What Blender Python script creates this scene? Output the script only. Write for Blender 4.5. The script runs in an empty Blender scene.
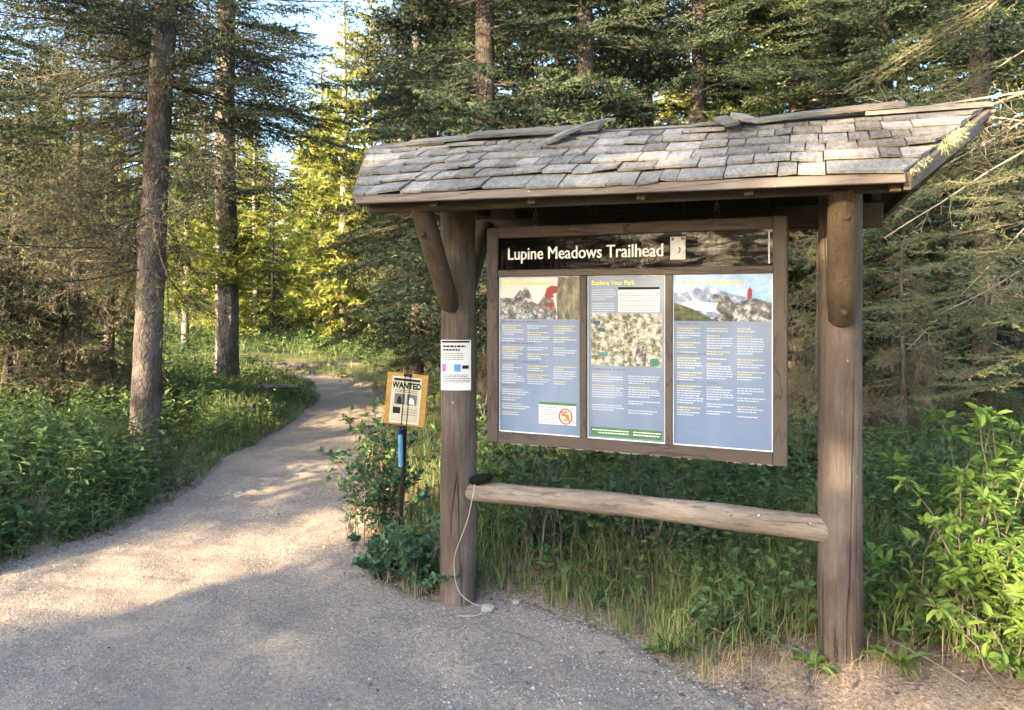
import bpy, math, random
import numpy as np
from mathutils import Vector, Matrix

PI = math.pi
R = math.radians
sc = bpy.context.scene
COL = sc.collection
rng = np.random.default_rng(7)
random.seed(7)
EYE = 1.6
FPX = 720.0

# ------------------------------------------------------------------ helpers
def at(px, py, y):
    """world point seen at a place of the photograph, y metres away"""
    return np.array([(px - 512) / FPX * y, y, EYE - (py - 300) / FPX * y])

def gnd(px, py):
    y = FPX * EYE / (py - 300.0)
    return ((px - 512) / FPX * y, y)

def unit(v):
    v = np.asarray(v, float)
    n = np.linalg.norm(v, axis=-1, keepdims=True)
    return v / np.maximum(n, 1e-9)

class MB:
    def __init__(s):
        s.V = []; s.F = {}; s.A = []; s.n = 0; s.S = []
    def add(s, V, F, a=0.5, slot=0, smooth=False):
        V = np.asarray(V, float).reshape(-1, 3); F = np.asarray(F, dtype=np.int64)
        s.V.append(V)
        s.A.append(np.broadcast_to(np.asarray(a, float), (len(V),)))
        s.F.setdefault((F.shape[1], slot, smooth), []).append(F + s.n)
        s.n += len(V)
    def build(s, name, mats, parent=None):
        me = bpy.data.meshes.new(name)
        if s.n:
            V = np.concatenate(s.V); A = np.concatenate(s.A)
            loops = []; tot = []; sl = []; sm = []
            for (k, slot, smooth), L in s.F.items():
                f = np.concatenate(L)
                loops.append(f.ravel()); tot.append(np.full(len(f), k)); sl.append(np.full(len(f), slot)); sm.append(np.full(len(f), smooth))
            loops = np.concatenate(loops); tot = np.concatenate(tot); sl = np.concatenate(sl); sm = np.concatenate(sm)
            me.vertices.add(len(V)); me.vertices.foreach_set('co', V.astype(np.float32).ravel())
            me.loops.add(len(loops)); me.loops.foreach_set('vertex_index', loops.astype(np.int32))
            me.polygons.add(len(tot))
            st = np.concatenate([[0], np.cumsum(tot)[:-1]])
            me.polygons.foreach_set('loop_start', st.astype(np.int32))
            me.polygons.foreach_set('loop_total', tot.astype(np.int32))
            me.polygons.foreach_set('material_index', sl.astype(np.int32))
            me.polygons.foreach_set('use_smooth', sm.astype(bool))
            me.update(calc_edges=True)
            at_ = me.attributes.new('rnd', 'FLOAT', 'POINT')
            at_.data.foreach_set('value', A.astype(np.float32))
        if not isinstance(mats, (list, tuple)): mats = [mats]
        for m in mats: me.materials.append(m)
        o = bpy.data.objects.new(name, me); COL.objects.link(o)
        if parent is not None: o.parent = parent
        return o

def box(mb, c, ax, ay, az, a=0.5, slot=0, bev=0.0):
    """box from centre and three half-axis vectors, with small chamfers if bev"""
    c = np.asarray(c, float); ax, ay, az = [np.asarray(v, float) for v in (ax, ay, az)]
    if bev <= 0:
        V = [c + sx * ax + sy * ay + sz * az for sx in (-1, 1) for sy in (-1, 1) for sz in (-1, 1)]
        F = [(0, 1, 3, 2), (4, 6, 7, 5), (0, 4, 5, 1), (2, 3, 7, 6), (0, 2, 6, 4), (1, 5, 7, 3)]
        mb.add(V, F, a, slot); return
    la, lb, lc = [np.linalg.norm(v) for v in (ax, ay, az)]
    b = min(bev, la * .9, lb * .9, lc * .9)
    ra, rb, rc = 1 - b / la, 1 - b / lb, 1 - b / lc
    idx = {}; V = []
    for sx in (-1, 1):
        for sy in (-1, 1):
            for sz in (-1, 1):
                for k, (fx, fy, fz) in enumerate(((1, rb, rc), (ra, 1, rc), (ra, rb, 1))):
                    idx[(sx, sy, sz, k)] = len(V)
                    V.append(c + sx * fx * ax + sy * fy * ay + sz * fz * az)
    F4 = []; F3 = []
    sg = (-1, 1)
    for s in sg:
        q = [(s, -1, -1, 0), (s, 1, -1, 0), (s, 1, 1, 0), (s, -1, 1, 0)]; F4.append([idx[t] for t in (q if s > 0 else q[::-1])])
        q = [(-1, s, -1, 1), (-1, s, 1, 1), (1, s, 1, 1), (1, s, -1, 1)]; F4.append([idx[t] for t in (q if s > 0 else q[::-1])])
        q = [(-1, -1, s, 2), (1, -1, s, 2), (1, 1, s, 2), (-1, 1, s, 2)]; F4.append([idx[t] for t in (q if s > 0 else q[::-1])])
    for s in sg:
        for t in sg:
            F4.append([idx[(s, t, -1, 0)], idx[(s, t, 1, 0)], idx[(s, t, 1, 1)], idx[(s, t, -1, 1)]])
            F4.append([idx[(s, -1, t, 0)], idx[(s, 1, t, 0)], idx[(s, 1, t, 2)], idx[(s, -1, t, 2)]])
            F4.append([idx[(-1, s, t, 1)], idx[(1, s, t, 1)], idx[(1, s, t, 2)], idx[(-1, s, t, 2)]])
            for w in sg:
                F3.append([idx[(s, t, w, k)] for k in range(3)])
    n0 = mb.n
    mb.add(V, F4, a, slot)
    V3 = np.asarray(V)
    mb.add(V3, F3, a, slot)

def board(mb, p, q, wv, tv, a=0.5, slot=0, bev=0.003):
    """plank from p to q; wv half width vector, tv half thickness vector"""
    p = np.asarray(p, float); q = np.asarray(q, float)
    box(mb, (p + q) / 2, (q - p) / 2, wv, tv, a, slot, bev)

def tube(mb, P, rad, seg=8, a=0.5, slot=0, cap=True, jit=0.0, smooth=True, squash=None):
    P = np.asarray(P, float); n = len(P)
    rad = np.broadcast_to(np.asarray(rad, float), (n,))
    T = unit(np.gradient(P, axis=0))
    up = np.array([0, 0, 1.0]) if abs(T[0][2]) < .9 else np.array([1.0, 0, 0])
    A = np.zeros((n, 3)); prev = up
    for i in range(n):
        x = np.cross(prev, T[i]); x /= max(np.linalg.norm(x), 1e-9)
        A[i] = x; prev = np.cross(T[i], x)
    B = np.cross(T, A)
    th = np.arange(seg) * 2 * PI / seg
    r = rad[:, None] * (1 + (jit * (rng.random((n, seg)) - .5) if jit else 0))
    V = P[:, None] + r[..., None] * (np.cos(th)[None, :, None] * A[:, None] + np.sin(th)[None, :, None] * B[:, None])
    i = np.arange(n - 1)[:, None] * seg; j = np.arange(seg)[None]; j2 = (j + 1) % seg
    F = np.stack([i + j, i + j2, i + seg + j2, i + seg + j], -1).reshape(-1, 4)
    V = V.reshape(-1, 3)
    if cap and seg > 2:
        n0 = len(V)
        mb.add(V, F, a, slot, smooth)
        for ring, s in ((0, -1), (n - 1, 1)):
            Vr = V[ring * seg:(ring + 1) * seg]
            c = Vr.mean(0)
            VV = np.vstack([Vr, c])
            FF = [(k, (k + 1) % seg, seg) if s > 0 else ((k + 1) % seg, k, seg) for k in range(seg)]
            mb.add(VV, FF, a, slot)
    else:
        mb.add(V, F, a, slot, smooth)

def inst(mb, V, F, M, pos, a, slot=0):
    """template V,F placed n times: M (n,3,3) columns are axes"""
    n = len(pos)
    if n == 0: return
    W = np.einsum('nij,kj->nki', M, V) + pos[:, None]
    k = len(V)
    FF = (F[None] + (np.arange(n) * k)[:, None, None]).reshape(-1, F.shape[1])
    aa = np.repeat(np.broadcast_to(a, (n,)), k)
    mb.add(W.reshape(-1, 3), FF, aa, slot)

def frames(X, Z):
    """axis matrices: X along, Z roughly up"""
    X = unit(X); Y = unit(np.cross(Z, X)); Zn = np.cross(X, Y)
    return np.stack([X, Y, Zn], -1)

def thing(name, label, cat, loc=(0, 0, 0), rotz=0, group=None):
    o = bpy.data.objects.new(name, None); COL.objects.link(o)
    o.location = loc; o.rotation_euler = (0, 0, rotz)
    o.empty_display_size = .2
    o['label'] = label; o['category'] = cat
    if group: o['group'] = group
    return o
def tag(o, label, cat=None, group=None, kind=None):
    o['label'] = label
    if cat: o['category'] = cat
    if group: o['group'] = group
    if kind: o['kind'] = kind
    return o
def dup(root, loc, rotz=0, scale=1, label=None, group=None):
    r = root.copy(); COL.objects.link(r); r.location = loc; r.rotation_euler = (0, 0, rotz)
    r.scale = (scale, scale, scale) if not isinstance(scale, (tuple, list)) else scale
    if label: r['label'] = label
    if group: r['group'] = group
    for ch in list(root.children):
        c = ch.copy(); COL.objects.link(c); c.parent = r
        for g in ch.children:
            d = g.copy(); COL.objects.link(d); d.parent = c
    return r

# ------------------------------------------------------------------ materials
class NT:
    def __init__(s, name):
        s.m = bpy.data.materials.new(name); s.m.use_nodes = True
        s.t = s.m.node_tree; s.n = s.t.nodes; s.l = s.t.links
        s.b = s.n['Principled BSDF']; s.out = s.n['Material Output']
        s.b.inputs['Specular IOR Level'].default_value = .25
    def node(s, ty, **kw):
        nd = s.n.new(ty)
        for k, v in kw.items():
            if k in nd.inputs.keys() if isinstance(k, str) else False: nd.inputs[k].default_value = v
            else: setattr(nd, k, v)
        return nd
    def link(s, a, b): s.l.new(a, b)
    def coord(s, kind='Object', scale=(1, 1, 1), rot=(0, 0, 0)):
        tc = s.n.new('ShaderNodeTexCoord'); mp = s.n.new('ShaderNodeMapping')
        mp.inputs['Scale'].default_value = scale; mp.inputs['Rotation'].default_value = rot
        s.link(tc.outputs[kind], mp.inputs[0]); return mp.outputs[0]
    def noise(s, vec, scale, detail=4, rough=.55, dist=0):
        nd = s.n.new('ShaderNodeTexNoise'); nd.inputs['Scale'].default_value = scale
        nd.inputs['Detail'].default_value = detail; nd.inputs['Roughness'].default_value = rough
        nd.inputs['Distortion'].default_value = dist
        if vec is not None: s.link(vec, nd.inputs['Vector'])
        return nd.outputs['Fac']
    def ramp(s, fac, stops, interp='LINEAR'):
        r = s.n.new('ShaderNodeValToRGB'); r.color_ramp.interpolation = interp
        el = r.color_ramp.elements
        while len(el) > 1: el.remove(el[-1])
        el[0].position = stops[0][0]; el[0].color = (*stops[0][1], 1)
        for p, c in stops[1:]:
            e = el.new(p); e.color = (*c, 1)
        s.link(fac, r.inputs[0]); return r.outputs[0]
    def val(s, fac, lo, hi, a=0., b=1.):
        r = s.n.new('ShaderNodeMapRange'); r.inputs['From Min'].default_value = lo; r.inputs['From Max'].default_value = hi
        r.inputs['To Min'].default_value = a; r.inputs['To Max'].default_value = b
        s.link(fac, r.inputs['Value']); return r.outputs[0]
    def mix(s, fac, a, b, mode='MIX'):
        m = s.n.new('ShaderNodeMix'); m.data_type = 'RGBA'; m.blend_type = mode
        for sock, v in ((m.inputs[0], fac), (m.inputs[6], a), (m.inputs[7], b)):
            if isinstance(v, (int, float)): sock.default_value = v
            elif isinstance(v, tuple): sock.default_value = (*v, 1)
            else: s.link(v, sock)
        return m.outputs[2]
    def math(s, op, a, b=0.):
        m = s.n.new('ShaderNodeMath'); m.operation = op
        for sock, v in ((m.inputs[0], a), (m.inputs[1], b)):
            if isinstance(v, (int, float)): sock.default_value = v
            else: s.link(v, sock)
        return m.outputs[0]
    def attr(s, name='rnd'):
        a = s.n.new('ShaderNodeAttribute'); a.attribute_name = name; return a.outputs['Fac']
    def objrnd(s):
        return s.n.new('ShaderNodeObjectInfo').outputs['Random']
    def bump(s, h, strength=.4, dist=.01):
        b = s.n.new('ShaderNodeBump'); b.inputs['Strength'].default_value = strength; b.inputs['Distance'].default_value = dist
        s.link(h, b.inputs['Height']); s.link(b.outputs[0], s.b.inputs['Normal']); return b
    def col(s, c):
        if isinstance(c, tuple): s.b.inputs['Base Color'].default_value = (*c, 1)
        else: s.link(c, s.b.inputs['Base Color'])
    def rough(s, v):
        if isinstance(v, (int, float)): s.b.inputs['Roughness'].default_value = v
        else: s.link(v, s.b.inputs['Roughness'])

def foliage(name, c1, c2, c3=None, trans=.3, rough=.55, nscale=1.2, tip=None):
    t = NT(name)
    co = t.coord()
    n = t.noise(co, nscale, 2)
    f = t.math('ADD', t.math('MULTIPLY', t.attr(), .65), t.math('MULTIPLY', n, .35))
    stops = [(.15, c1), (.75, c2)] if c3 is None else [(.15, c1), (.55, c2), (.92, c3)]
    c = t.ramp(f, stops)
    hv = t.n.new('ShaderNodeHueSaturation')
    t.link(t.val(t.objrnd(), 0, 1, .8, 1.2), hv.inputs['Value'])
    t.link(t.val(t.objrnd(), 0, 1, .49, .515), hv.inputs['Hue'])
    t.link(c, hv.inputs['Color'])
    t.col(hv.outputs[0]); t.rough(rough)
    tr = t.n.new('ShaderNodeBsdfTranslucent'); t.link(hv.outputs[0], tr.inputs[0])
    mx = t.n.new('ShaderNodeMixShader'); mx.inputs[0].default_value = trans
    t.link(t.b.outputs[0], mx.inputs[1]); t.link(tr.outputs[0], mx.inputs[2])
    t.link(mx.outputs[0], t.out.inputs[0])
    return t.m

def bark(name, c1, c2, c3, sz=2.0, k=9, spots=True):
    t = NT(name)
    co = t.coord(scale=(1, 1, 1 / sz))
    n1 = t.noise(co, k, 6, .65, .6)
    vo = t.n.new('ShaderNodeTexVoronoi'); vo.feature = 'DISTANCE_TO_EDGE'; vo.inputs['Scale'].default_value = k * 2.6
    t.link(t.coord(scale=(1, 1, .55)), vo.inputs['Vector'])
    n2 = t.noise(t.coord(), 2.2, 3)
    c = t.ramp(n1, [(.3, c1), (.5, c2), (.68, c3)])
    c = t.mix(t.val(vo.outputs[0], 0, .10, .35, 0), c, tuple(x * .35 for x in c1))
    c = t.mix(t.val(n2, .42, .66, 0, .55), c, tuple(x * .8 + .05 for x in c3))
    t.col(c); t.rough(.9)
    h = t.math('ADD', n1, t.math('MULTIPLY', t.val(vo.outputs[0], 0, .15), .7))
    t.bump(h, .7, .015)
    return t.m

def wood(name, c1, c2, c3, axis='Z', k=14, rough=.75, grain=12., wear=None, gloss_noise=False, chips=None):
    """weathered wood: long grain along an axis, blotches, cracks"""
    t = NT(name)
    sc_ = {'X': (1 / grain, 1, 1), 'Y': (1, 1 / grain, 1), 'Z': (1, 1, 1 / grain)}[axis]
    co = t.coord(scale=sc_)
    g = t.noise(co, k * 5, 6, .7, .3)
    bl = t.noise(t.coord(scale=tuple((x + 1) / 2 for x in sc_)), 3.2, 5, .6)
    f = t.math('ADD', t.math('MULTIPLY', g, .55), t.math('MULTIPLY', bl, .45))
    f = t.math('ADD', f, t.val(t.attr(), 0, 1, -.12, .12))
    c = t.ramp(f, [(.32, c1), (.5, c2), (.68, c3)])
    cr = t.noise(co, k * 2.2, 3, .5, .2)
    crack = t.val(t.math('ABSOLUTE', t.math('SUBTRACT', cr, .5)), 0, .018, 1, 0)
    c = t.mix(t.math('MULTIPLY', crack, .55), c, tuple(x * .3 for x in c1))
    if chips is not None:
        cn = t.noise(t.coord(), 26, 6, .75)
        c = t.mix(t.val(cn, .665, .685), c, chips)
    t.col(c); t.rough(rough)
    h = t.math('SUBTRACT', g, t.math('MULTIPLY', crack, .8))
    t.bump(h, .5, .006)
    return t.m

M = {}
M['paint'] = wood('painted_brown_wood', (.040, .026, .014), (.056, .038, .021), (.075, .053, .033), 'X', rough=.55, grain=18, chips=None)
M['brace'] = wood('brace_log', (.040, .028, .017), (.058, .041, .025), (.082, .061, .040), 'Z', rough=.65, grain=12)
M['fascia'] = wood('faded_brown_paint', (.080, .060, .046), (.115, .090, .073), (.17, .14, .12), 'X', rough=.65, grain=20, chips=(.5, .45, .38))
M['frame'] = wood('sign_frame_paint', (.058, .043, .034), (.072, .055, .044), (.088, .069, .057), 'X', rough=.6, grain=5, k=5, chips=None)
M['frame_v'] = wood('sign_frame_paint_upright', (.058, .043, .034), (.072, .055, .044), (.088, .069, .057), 'Z', rough=.6, grain=5, k=5)
M['post'] = None
M['rail'] = wood('peeled_rail_wood', (.11, .082, .062), (.19, .152, .12), (.34, .295, .25), 'X', k=9, rough=.8, grain=9, chips=(.55, .49, .43))
M['shingle'] = wood('weathered_shingle', (.10, .094, .084), (.21, .198, .18), (.34, .32, .29), 'Y', k=12, rough=.85, grain=8)
M['capboard'] = wood('weathered_cap_board', (.10, .092, .08), (.19, .175, .155), (.29, .265, .235), 'X', k=12, rough=.85, grain=14)
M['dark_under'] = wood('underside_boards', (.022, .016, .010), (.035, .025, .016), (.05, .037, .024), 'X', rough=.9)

def post_mat():
    t = NT('post_wood')
    co = t.coord(scale=(1, 1, .07))
    g = t.noise(co, 55, 6, .7, .3)
    bl = t.noise(t.coord(scale=(1, 1, .4)), 4, 5, .6, .4)
    f = t.math('ADD', t.math('MULTIPLY', g, .5), t.math('MULTIPLY', bl, .5))
    grey = t.ramp(f, [(.34, (.058, .041, .033)), (.5, (.105, .080, .066)), (.66, (.175, .142, .12))])
    br = t.ramp(f, [(.34, (.040, .027, .016)), (.5, (.056, .040, .024)), (.66, (.078, .058, .038))])
    sx = t.n.new('ShaderNodeSeparateXYZ'); tc = t.n.new('ShaderNodeTexCoord'); t.link(tc.outputs['Object'], sx.inputs[0])
    hgt = t.math('ADD', sx.outputs[2], t.val(bl, .3, .7, -.35, .35))
    c = t.mix(t.val(hgt, 1.0, 1.7), grey, br)
    cr = t.noise(t.coord(scale=(1, 1, .02)), 16, 2, .4, .1)
    crack = t.val(t.math('ABSOLUTE', t.math('SUBTRACT', cr, .5)), 0, .012, 1, 0)
    c = t.mix(t.math('MULTIPLY', crack, .8), c, (.02, .014, .01))
    sc1 = t.noise(t.coord(scale=(1, 1, .35)), 38, 4, .6)
    c = t.mix(t.val(sc1, .70, .73, 0, .7), c, (.45, .40, .34))
    kv = t.n.new('ShaderNodeTexVoronoi'); kv.inputs['Scale'].default_value = 4.2; t.link(t.coord(scale=(1, 1, .6)), kv.inputs['Vector'])
    ks = t.n.new('ShaderNodeSeparateColor'); t.link(kv.outputs['Color'], ks.inputs[0])
    knot = t.math('MULTIPLY', t.val(kv.outputs['Distance'], .10, .04), t.val(ks.outputs[0], .45, .5))
    c = t.mix(t.math('MULTIPLY', knot, .75), c, (.022, .014, .009))
    big = t.noise(t.coord(scale=(1.5, 1.5, .8)), 2.4, 5, .65)
    c = t.mix(t.val(big, .5, .68, 0, .5), c, (.20, .165, .14)); c = t.mix(t.val(big, .48, .34, 0, .5), c, (.045, .032, .024))
    t.col(c); t.rough(.7)
    t.bump(t.math('SUBTRACT', g, crack), .8, .012)
    return t.m
M['post'] = post_mat()

def plain(name, c, rough=.6, metal=0., c2=None, k=20):
    t = NT(name)
    n = t.noise(t.coord(), k, 4)
    c2 = c2 or tuple(x * .8 for x in c)
    t.col(t.ramp(n, [(.35, c2), (.65, c)])); t.rough(rough)
    t.b.inputs['Metallic'].default_value = metal
    return t.m
M['iron'] = plain('rusty_iron', (.16, .12, .10), .5, .7, (.07, .035, .02))
M['black'] = plain('black_plastic', (.004, .004, .005), .45)
M['blackcloth'] = plain('black_cloth', (.0022, .0022, .003), .95)
M['blue'] = plain('light_blue_tube', (.10, .27, .42), .4)
M['navy'] = plain('navy_cap', (.006, .01, .08), .4)
M['cork'] = plain('tan_board', (.40, .23, .065), .7, 0, (.30, .17, .045), 40)
M['paper'] = plain('white_paper', (.56, .56, .55), .7, 0, (.50, .50, .49), 6)
M['ink'] = plain('black_ink', (.006, .006, .006), .7)
M['greyink'] = plain('grey_ink', (.12, .12, .13), .7)
M['cord'] = plain('white_cord', (.42, .40, .35), .8)
M['lichen'] = plain('pale_lichen', (.50, .50, .27), .95, 0, (.32, .33, .17), 60)
M['rock'] = plain('pale_rock', (.30, .28, .26), .9, 0, (.17, .155, .14), 14)

# foliage colours
M['spruce'] = foliage('spruce_needles', (.014, .027, .015), (.034, .056, .030), (.072, .10, .050), .15)
M['spruce2'] = foliage('olive_spruce_needles', (.018, .032, .014), (.046, .068, .029), (.098, .125, .055), .18)
M['spruce3'] = foliage('sun_tinted_spruce_needles', (.06, .085, .035), (.12, .15, .06), (.20, .22, .10), .25)  # lighter spruce green: sunlight on the right edge boughs put into the colour
M['pine'] = foliage('pine_needles', (.12, .145, .032), (.23, .255, .06), (.34, .35, .11), .4)
M['drytwig'] = foliage('dry_lichened_twigs', (.050, .045, .026), (.12, .115, .060), (.26, .26, .14), .2)
M['grass'] = foliage('grass_blades', (.08, .12, .042), (.155, .205, .072), (.30, .31, .14), .42)
M['drygrass'] = foliage('dry_grass', (.28, .22, .11), (.38, .31, .17), None, .3)
M['forb'] = foliage('green_forb_leaves', (.045, .085, .030), (.088, .145, .052), (.16, .22, .085), .38)
M['broadforb'] = foliage('broad_forb_leaves', (.055, .11, .035), (.10, .17, .055), (.18, .25, .09), .38)
M['roundleaf'] = foliage('blue_green_round_leaves', (.042, .095, .050), (.075, .155, .078), (.12, .21, .10), .35)
M['broadleaf'] = foliage('yellow_green_broad_leaves', (.085, .15, .035), (.15, .235, .05), (.26, .34, .08), .4)
M['stem'] = plain('green_brown_stem', (.11, .10, .05), .8)
M['twig'] = plain('grey_twig', (.20, .165, .13), .9, 0, (.11, .09, .07), 8)
M['palewood'] = plain('pale_bare_twig', (.36, .31, .24), .9, 0, (.24, .20, .15), 8)
M['bark_a'] = bark('grey_brown_bark', (.055, .040, .033), (.095, .074, .062), (.17, .14, .12))
M['bark_b'] = bark('pine_bark', (.06, .05, .044), (.12, .105, .094), (.24, .215, .19), 2.6, 7)
M['bark_far'] = bark('pale_bark', (.16, .14, .12), (.24, .21, .18), (.34, .31, .27), 2.6, 5)
M['bark_dark'] = bark('dark_bark', (.03, .023, .018), (.055, .043, .035), (.09, .074, .062))

# ------------------------------------------------------------------ terrain
sunv = None
edge_l = [gnd(*p) for p in [(300, 379), (316, 386), (322, 396), (316, 408), (290, 424), (262, 438), (238, 452), (208, 468), (186, 490), (160, 508), (118, 532), (60, 556), (0, 577)]]
edge_r = [gnd(*p) for p in [(345, 381), (366, 390), (380, 402), (388, 418), (380, 436), (362, 462), (352, 492), (352, 530), (372, 572), (408, 602), (450, 611), (500, 604), (556, 606), (600, 626), (662, 652), (712, 672), (738, 690), (770, 712)]]
near_l = [(-4.6, 3.1), (-7, 1.0), (-10, -3), (-13, -9)]
near_r = [(1.35, 2.3), (2.2, 1.4), (3.6, -.5), (6, -4), (9, -9)]
far = [gnd(330, 377.5), gnd(300, 374), gnd(262, 371.5), gnd(262, 373.5)]
poly = np.array(edge_l[::-1][::-1] + near_l + near_r[::-1] + edge_r[::-1] + far)
def densify(P, step=.06):
    out = []
    for i in range(len(P)):
        a, b = P[i], P[(i + 1) % len(P)]
        n = max(1, int(np.linalg.norm(b - a) / step))
        for k in range(n): out.append(a + (b - a) * k / n)
    return np.array(out)
def smooth_closed(P, it=3):
    for _ in range(it):
        P = .25 * np.roll(P, 1, 0) + .5 * P + .25 * np.roll(P, -1, 0)
    return P
trail = smooth_closed(densify(poly, .10), 8)
_s = np.arange(len(trail))
_n = np.stack([-(np.roll(trail, -1, 0) - np.roll(trail, 1, 0))[:, 1], (np.roll(trail, -1, 0) - np.roll(trail, 1, 0))[:, 0]], -1)
_n = unit(_n)
_j = smooth_closed(rng.normal(0, .055, (len(trail), 1)), 1) + smooth_closed(rng.normal(0, .10, (len(trail), 1)), 12)
trail = trail + _n * _j

def inside(P, poly):
    x, y = P[:, 0], P[:, 1]; r = np.zeros(len(P), bool)
    for i in range(len(poly)):
        x1, y1 = poly[i]; x2, y2 = poly[(i + 1) % len(poly)]
        if y1 == y2: continue
        c = ((y1 > y) != (y2 > y)) & (x < (x2 - x1) * (y - y1) / (y2 - y1) + x1)
        r ^= c
    return r
tr_c = trail[::2]
def tdist(P):
    """signed distance to the trail edge, negative on the trail"""
    P = np.asarray(P, float).reshape(-1, 2)
    out = np.empty(len(P))
    for k in range(0, len(P), 20000):
        Q = P[k:k + 20000]
        d = np.sqrt(((Q[:, None] - tr_c[None]) ** 2).sum(-1).min(1))
        out[k:k + 20000] = np.where(inside(Q, tr_c), -d, d)
    return out
def und(x, y):
    return .05 * np.sin(x * .9 + 1.3) * np.cos(y * .7 + .4) + .03 * np.sin(x * 2.3 + y * 1.7) + .02 * np.sin(x * 4.1 - y * 3.3 + 2)
def gh(x, y, d=None):
    x = np.asarray(x, float); y = np.asarray(y, float)
    if d is None: d = tdist(np.stack([x.ravel(), y.ravel()], -1)).reshape(x.shape)
    w = np.clip((d - .0) / .8, 0, 1); w = w * w * (3 - 2 * w)
    far_ = np.clip((np.hypot(x, y) - 14) / 30, 0, 1)
    return w * (und(x, y) * (1 + 3 * far_) + .105) + (.6 * far_ + .2 * far_ ** .5) * w
def gh1(x, y): return float(gh(np.array([x]), np.array([y]))[0])

_wr = np.random.default_rng(5)
_wl = np.exp(_wr.uniform(np.log(.10), np.log(1.1), 46)); _wa = _wr.random(46) * 2 * PI; _wp = _wr.random(46) * 2 * PI
def rough_z(x, y):
    z = np.zeros_like(x, dtype=float)
    for l, a, p in zip(_wl, _wa, _wp):
        z += l ** .75 * np.sin((x * math.cos(a) + y * math.sin(a)) * 2 * PI / l + p + 1.2 * np.sin(x * 1.7 / l ** .5 + y))
    return .0030 * z
def trail_z(x, y, d):
    return .004 + rough_z(x, y) * np.clip(-d / .3, 0, 1) - .016 * np.clip((d + .06) / .08, 0, 2)
def ax2(c0, c1, st):
    g = np.array([.1 * 1.13 ** k for k in range(52)]).cumsum(); g = g[g < 420]
    return np.concatenate([c0 - g[::-1], np.arange(c0, c1, st), c1 + g])
def ground():
    # one sheet: fine near, coarse far
    def axis(lo, hi, n, dense):
        t = np.linspace(-1, 1, n); return np.sign(t) * (np.abs(t) ** dense) * hi
    core = np.concatenate([np.arange(-3.2, 3.2, .045)]); 
    def ax2(c0, c1, st):
        g = np.array([.1 * 1.13 ** k for k in range(52)]).cumsum(); g = g[g < 420]
        return np.concatenate([c0 - g[::-1], np.arange(c0, c1, st), c1 + g])
    xs = ax2(-5.0, 4.4, .055); ys = ax2(2.2, 12.0, .06)
    X, Y = np.meshgrid(xs, ys, indexing='ij')
    d = tdist(np.stack([X.ravel(), Y.ravel()], -1)).reshape(X.shape)
    Z = gh(X, Y, d) - .045 * np.clip(-d / .12 - .1, 0, 1) + rng.normal(0, .004, X.shape) * (np.hypot(X, Y) < 12) * (d > .1)
    V = np.stack([X, Y, Z], -1).reshape(-1, 3)
    n = len(ys); i = np.arange(len(xs) - 1)[:, None] * n; j = np.arange(n - 1)[None]
    F = np.stack([i + j, i + n + j, i + n + j + 1, i + j + 1], -1).reshape(-1, 4)
    dirtw = np.exp(-np.clip(((X - 1.65) / 1.1) ** 2 + ((Y - 2.75) / .5) ** 2, 0, 9) ** 2)
    blend = np.clip(np.maximum(1 - d / .42, dirtw * .85), 0, 1)
    t = NT('forest_soil')
    co = t.coord()
    a = t.noise(co, 1.6, 6, .6); b = t.noise(co, 45, 6, .75); s = t.noise(t.coord(scale=(1, .25, 1), rot=(0, 0, .6)), 160, 3, .6)
    c = t.ramp(b, [(.32, (.08, .055, .038)), (.5, (.19, .13, .085)), (.62, (.29, .21, .14)), (.72, (.42, .33, .24))])
    c = t.mix(t.val(a, .4, .62), c, t.ramp(b, [(.35, (.06, .045, .022)), (.65, (.19, .15, .085))]))
    c = t.mix(t.val(s, .58, .66, 0, .8), c, (.33, .22, .12))
    vl = t.n.new('ShaderNodeVectorMath'); vl.operation = 'LENGTH'; t.link(co, vl.inputs[0])
    c = t.mix(t.val(vl.outputs['Value'], 9, 16, 0, .8), c, t.ramp(b, [(.35, (.05, .07, .022)), (.65, (.13, .16, .05))]))
    gn = t.noise(co, 9, 6, .7); f_ = t.val(t.math('ADD', t.attr(), t.math('MULTIPLY', t.math('SUBTRACT', gn, .5), 1.8)), .35, .55)
    grv = t.ramp(t.noise(co, 60, 8, .75), [(.36, (.12, .085, .06)), (.5, (.26, .20, .155)), (.64, (.40, .33, .27))])
    c = t.mix(f_, c, grv)
    t.col(c); t.rough(.95); t.bump(t.math('ADD', b, s), .8, .015)
    mb = MB(); mb.add(V, F, blend.ravel(), 0, True)
    o = mb.build('ground', t.m); tag(o, 'brown forest floor of soil and needle litter', kind='structure')

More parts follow.
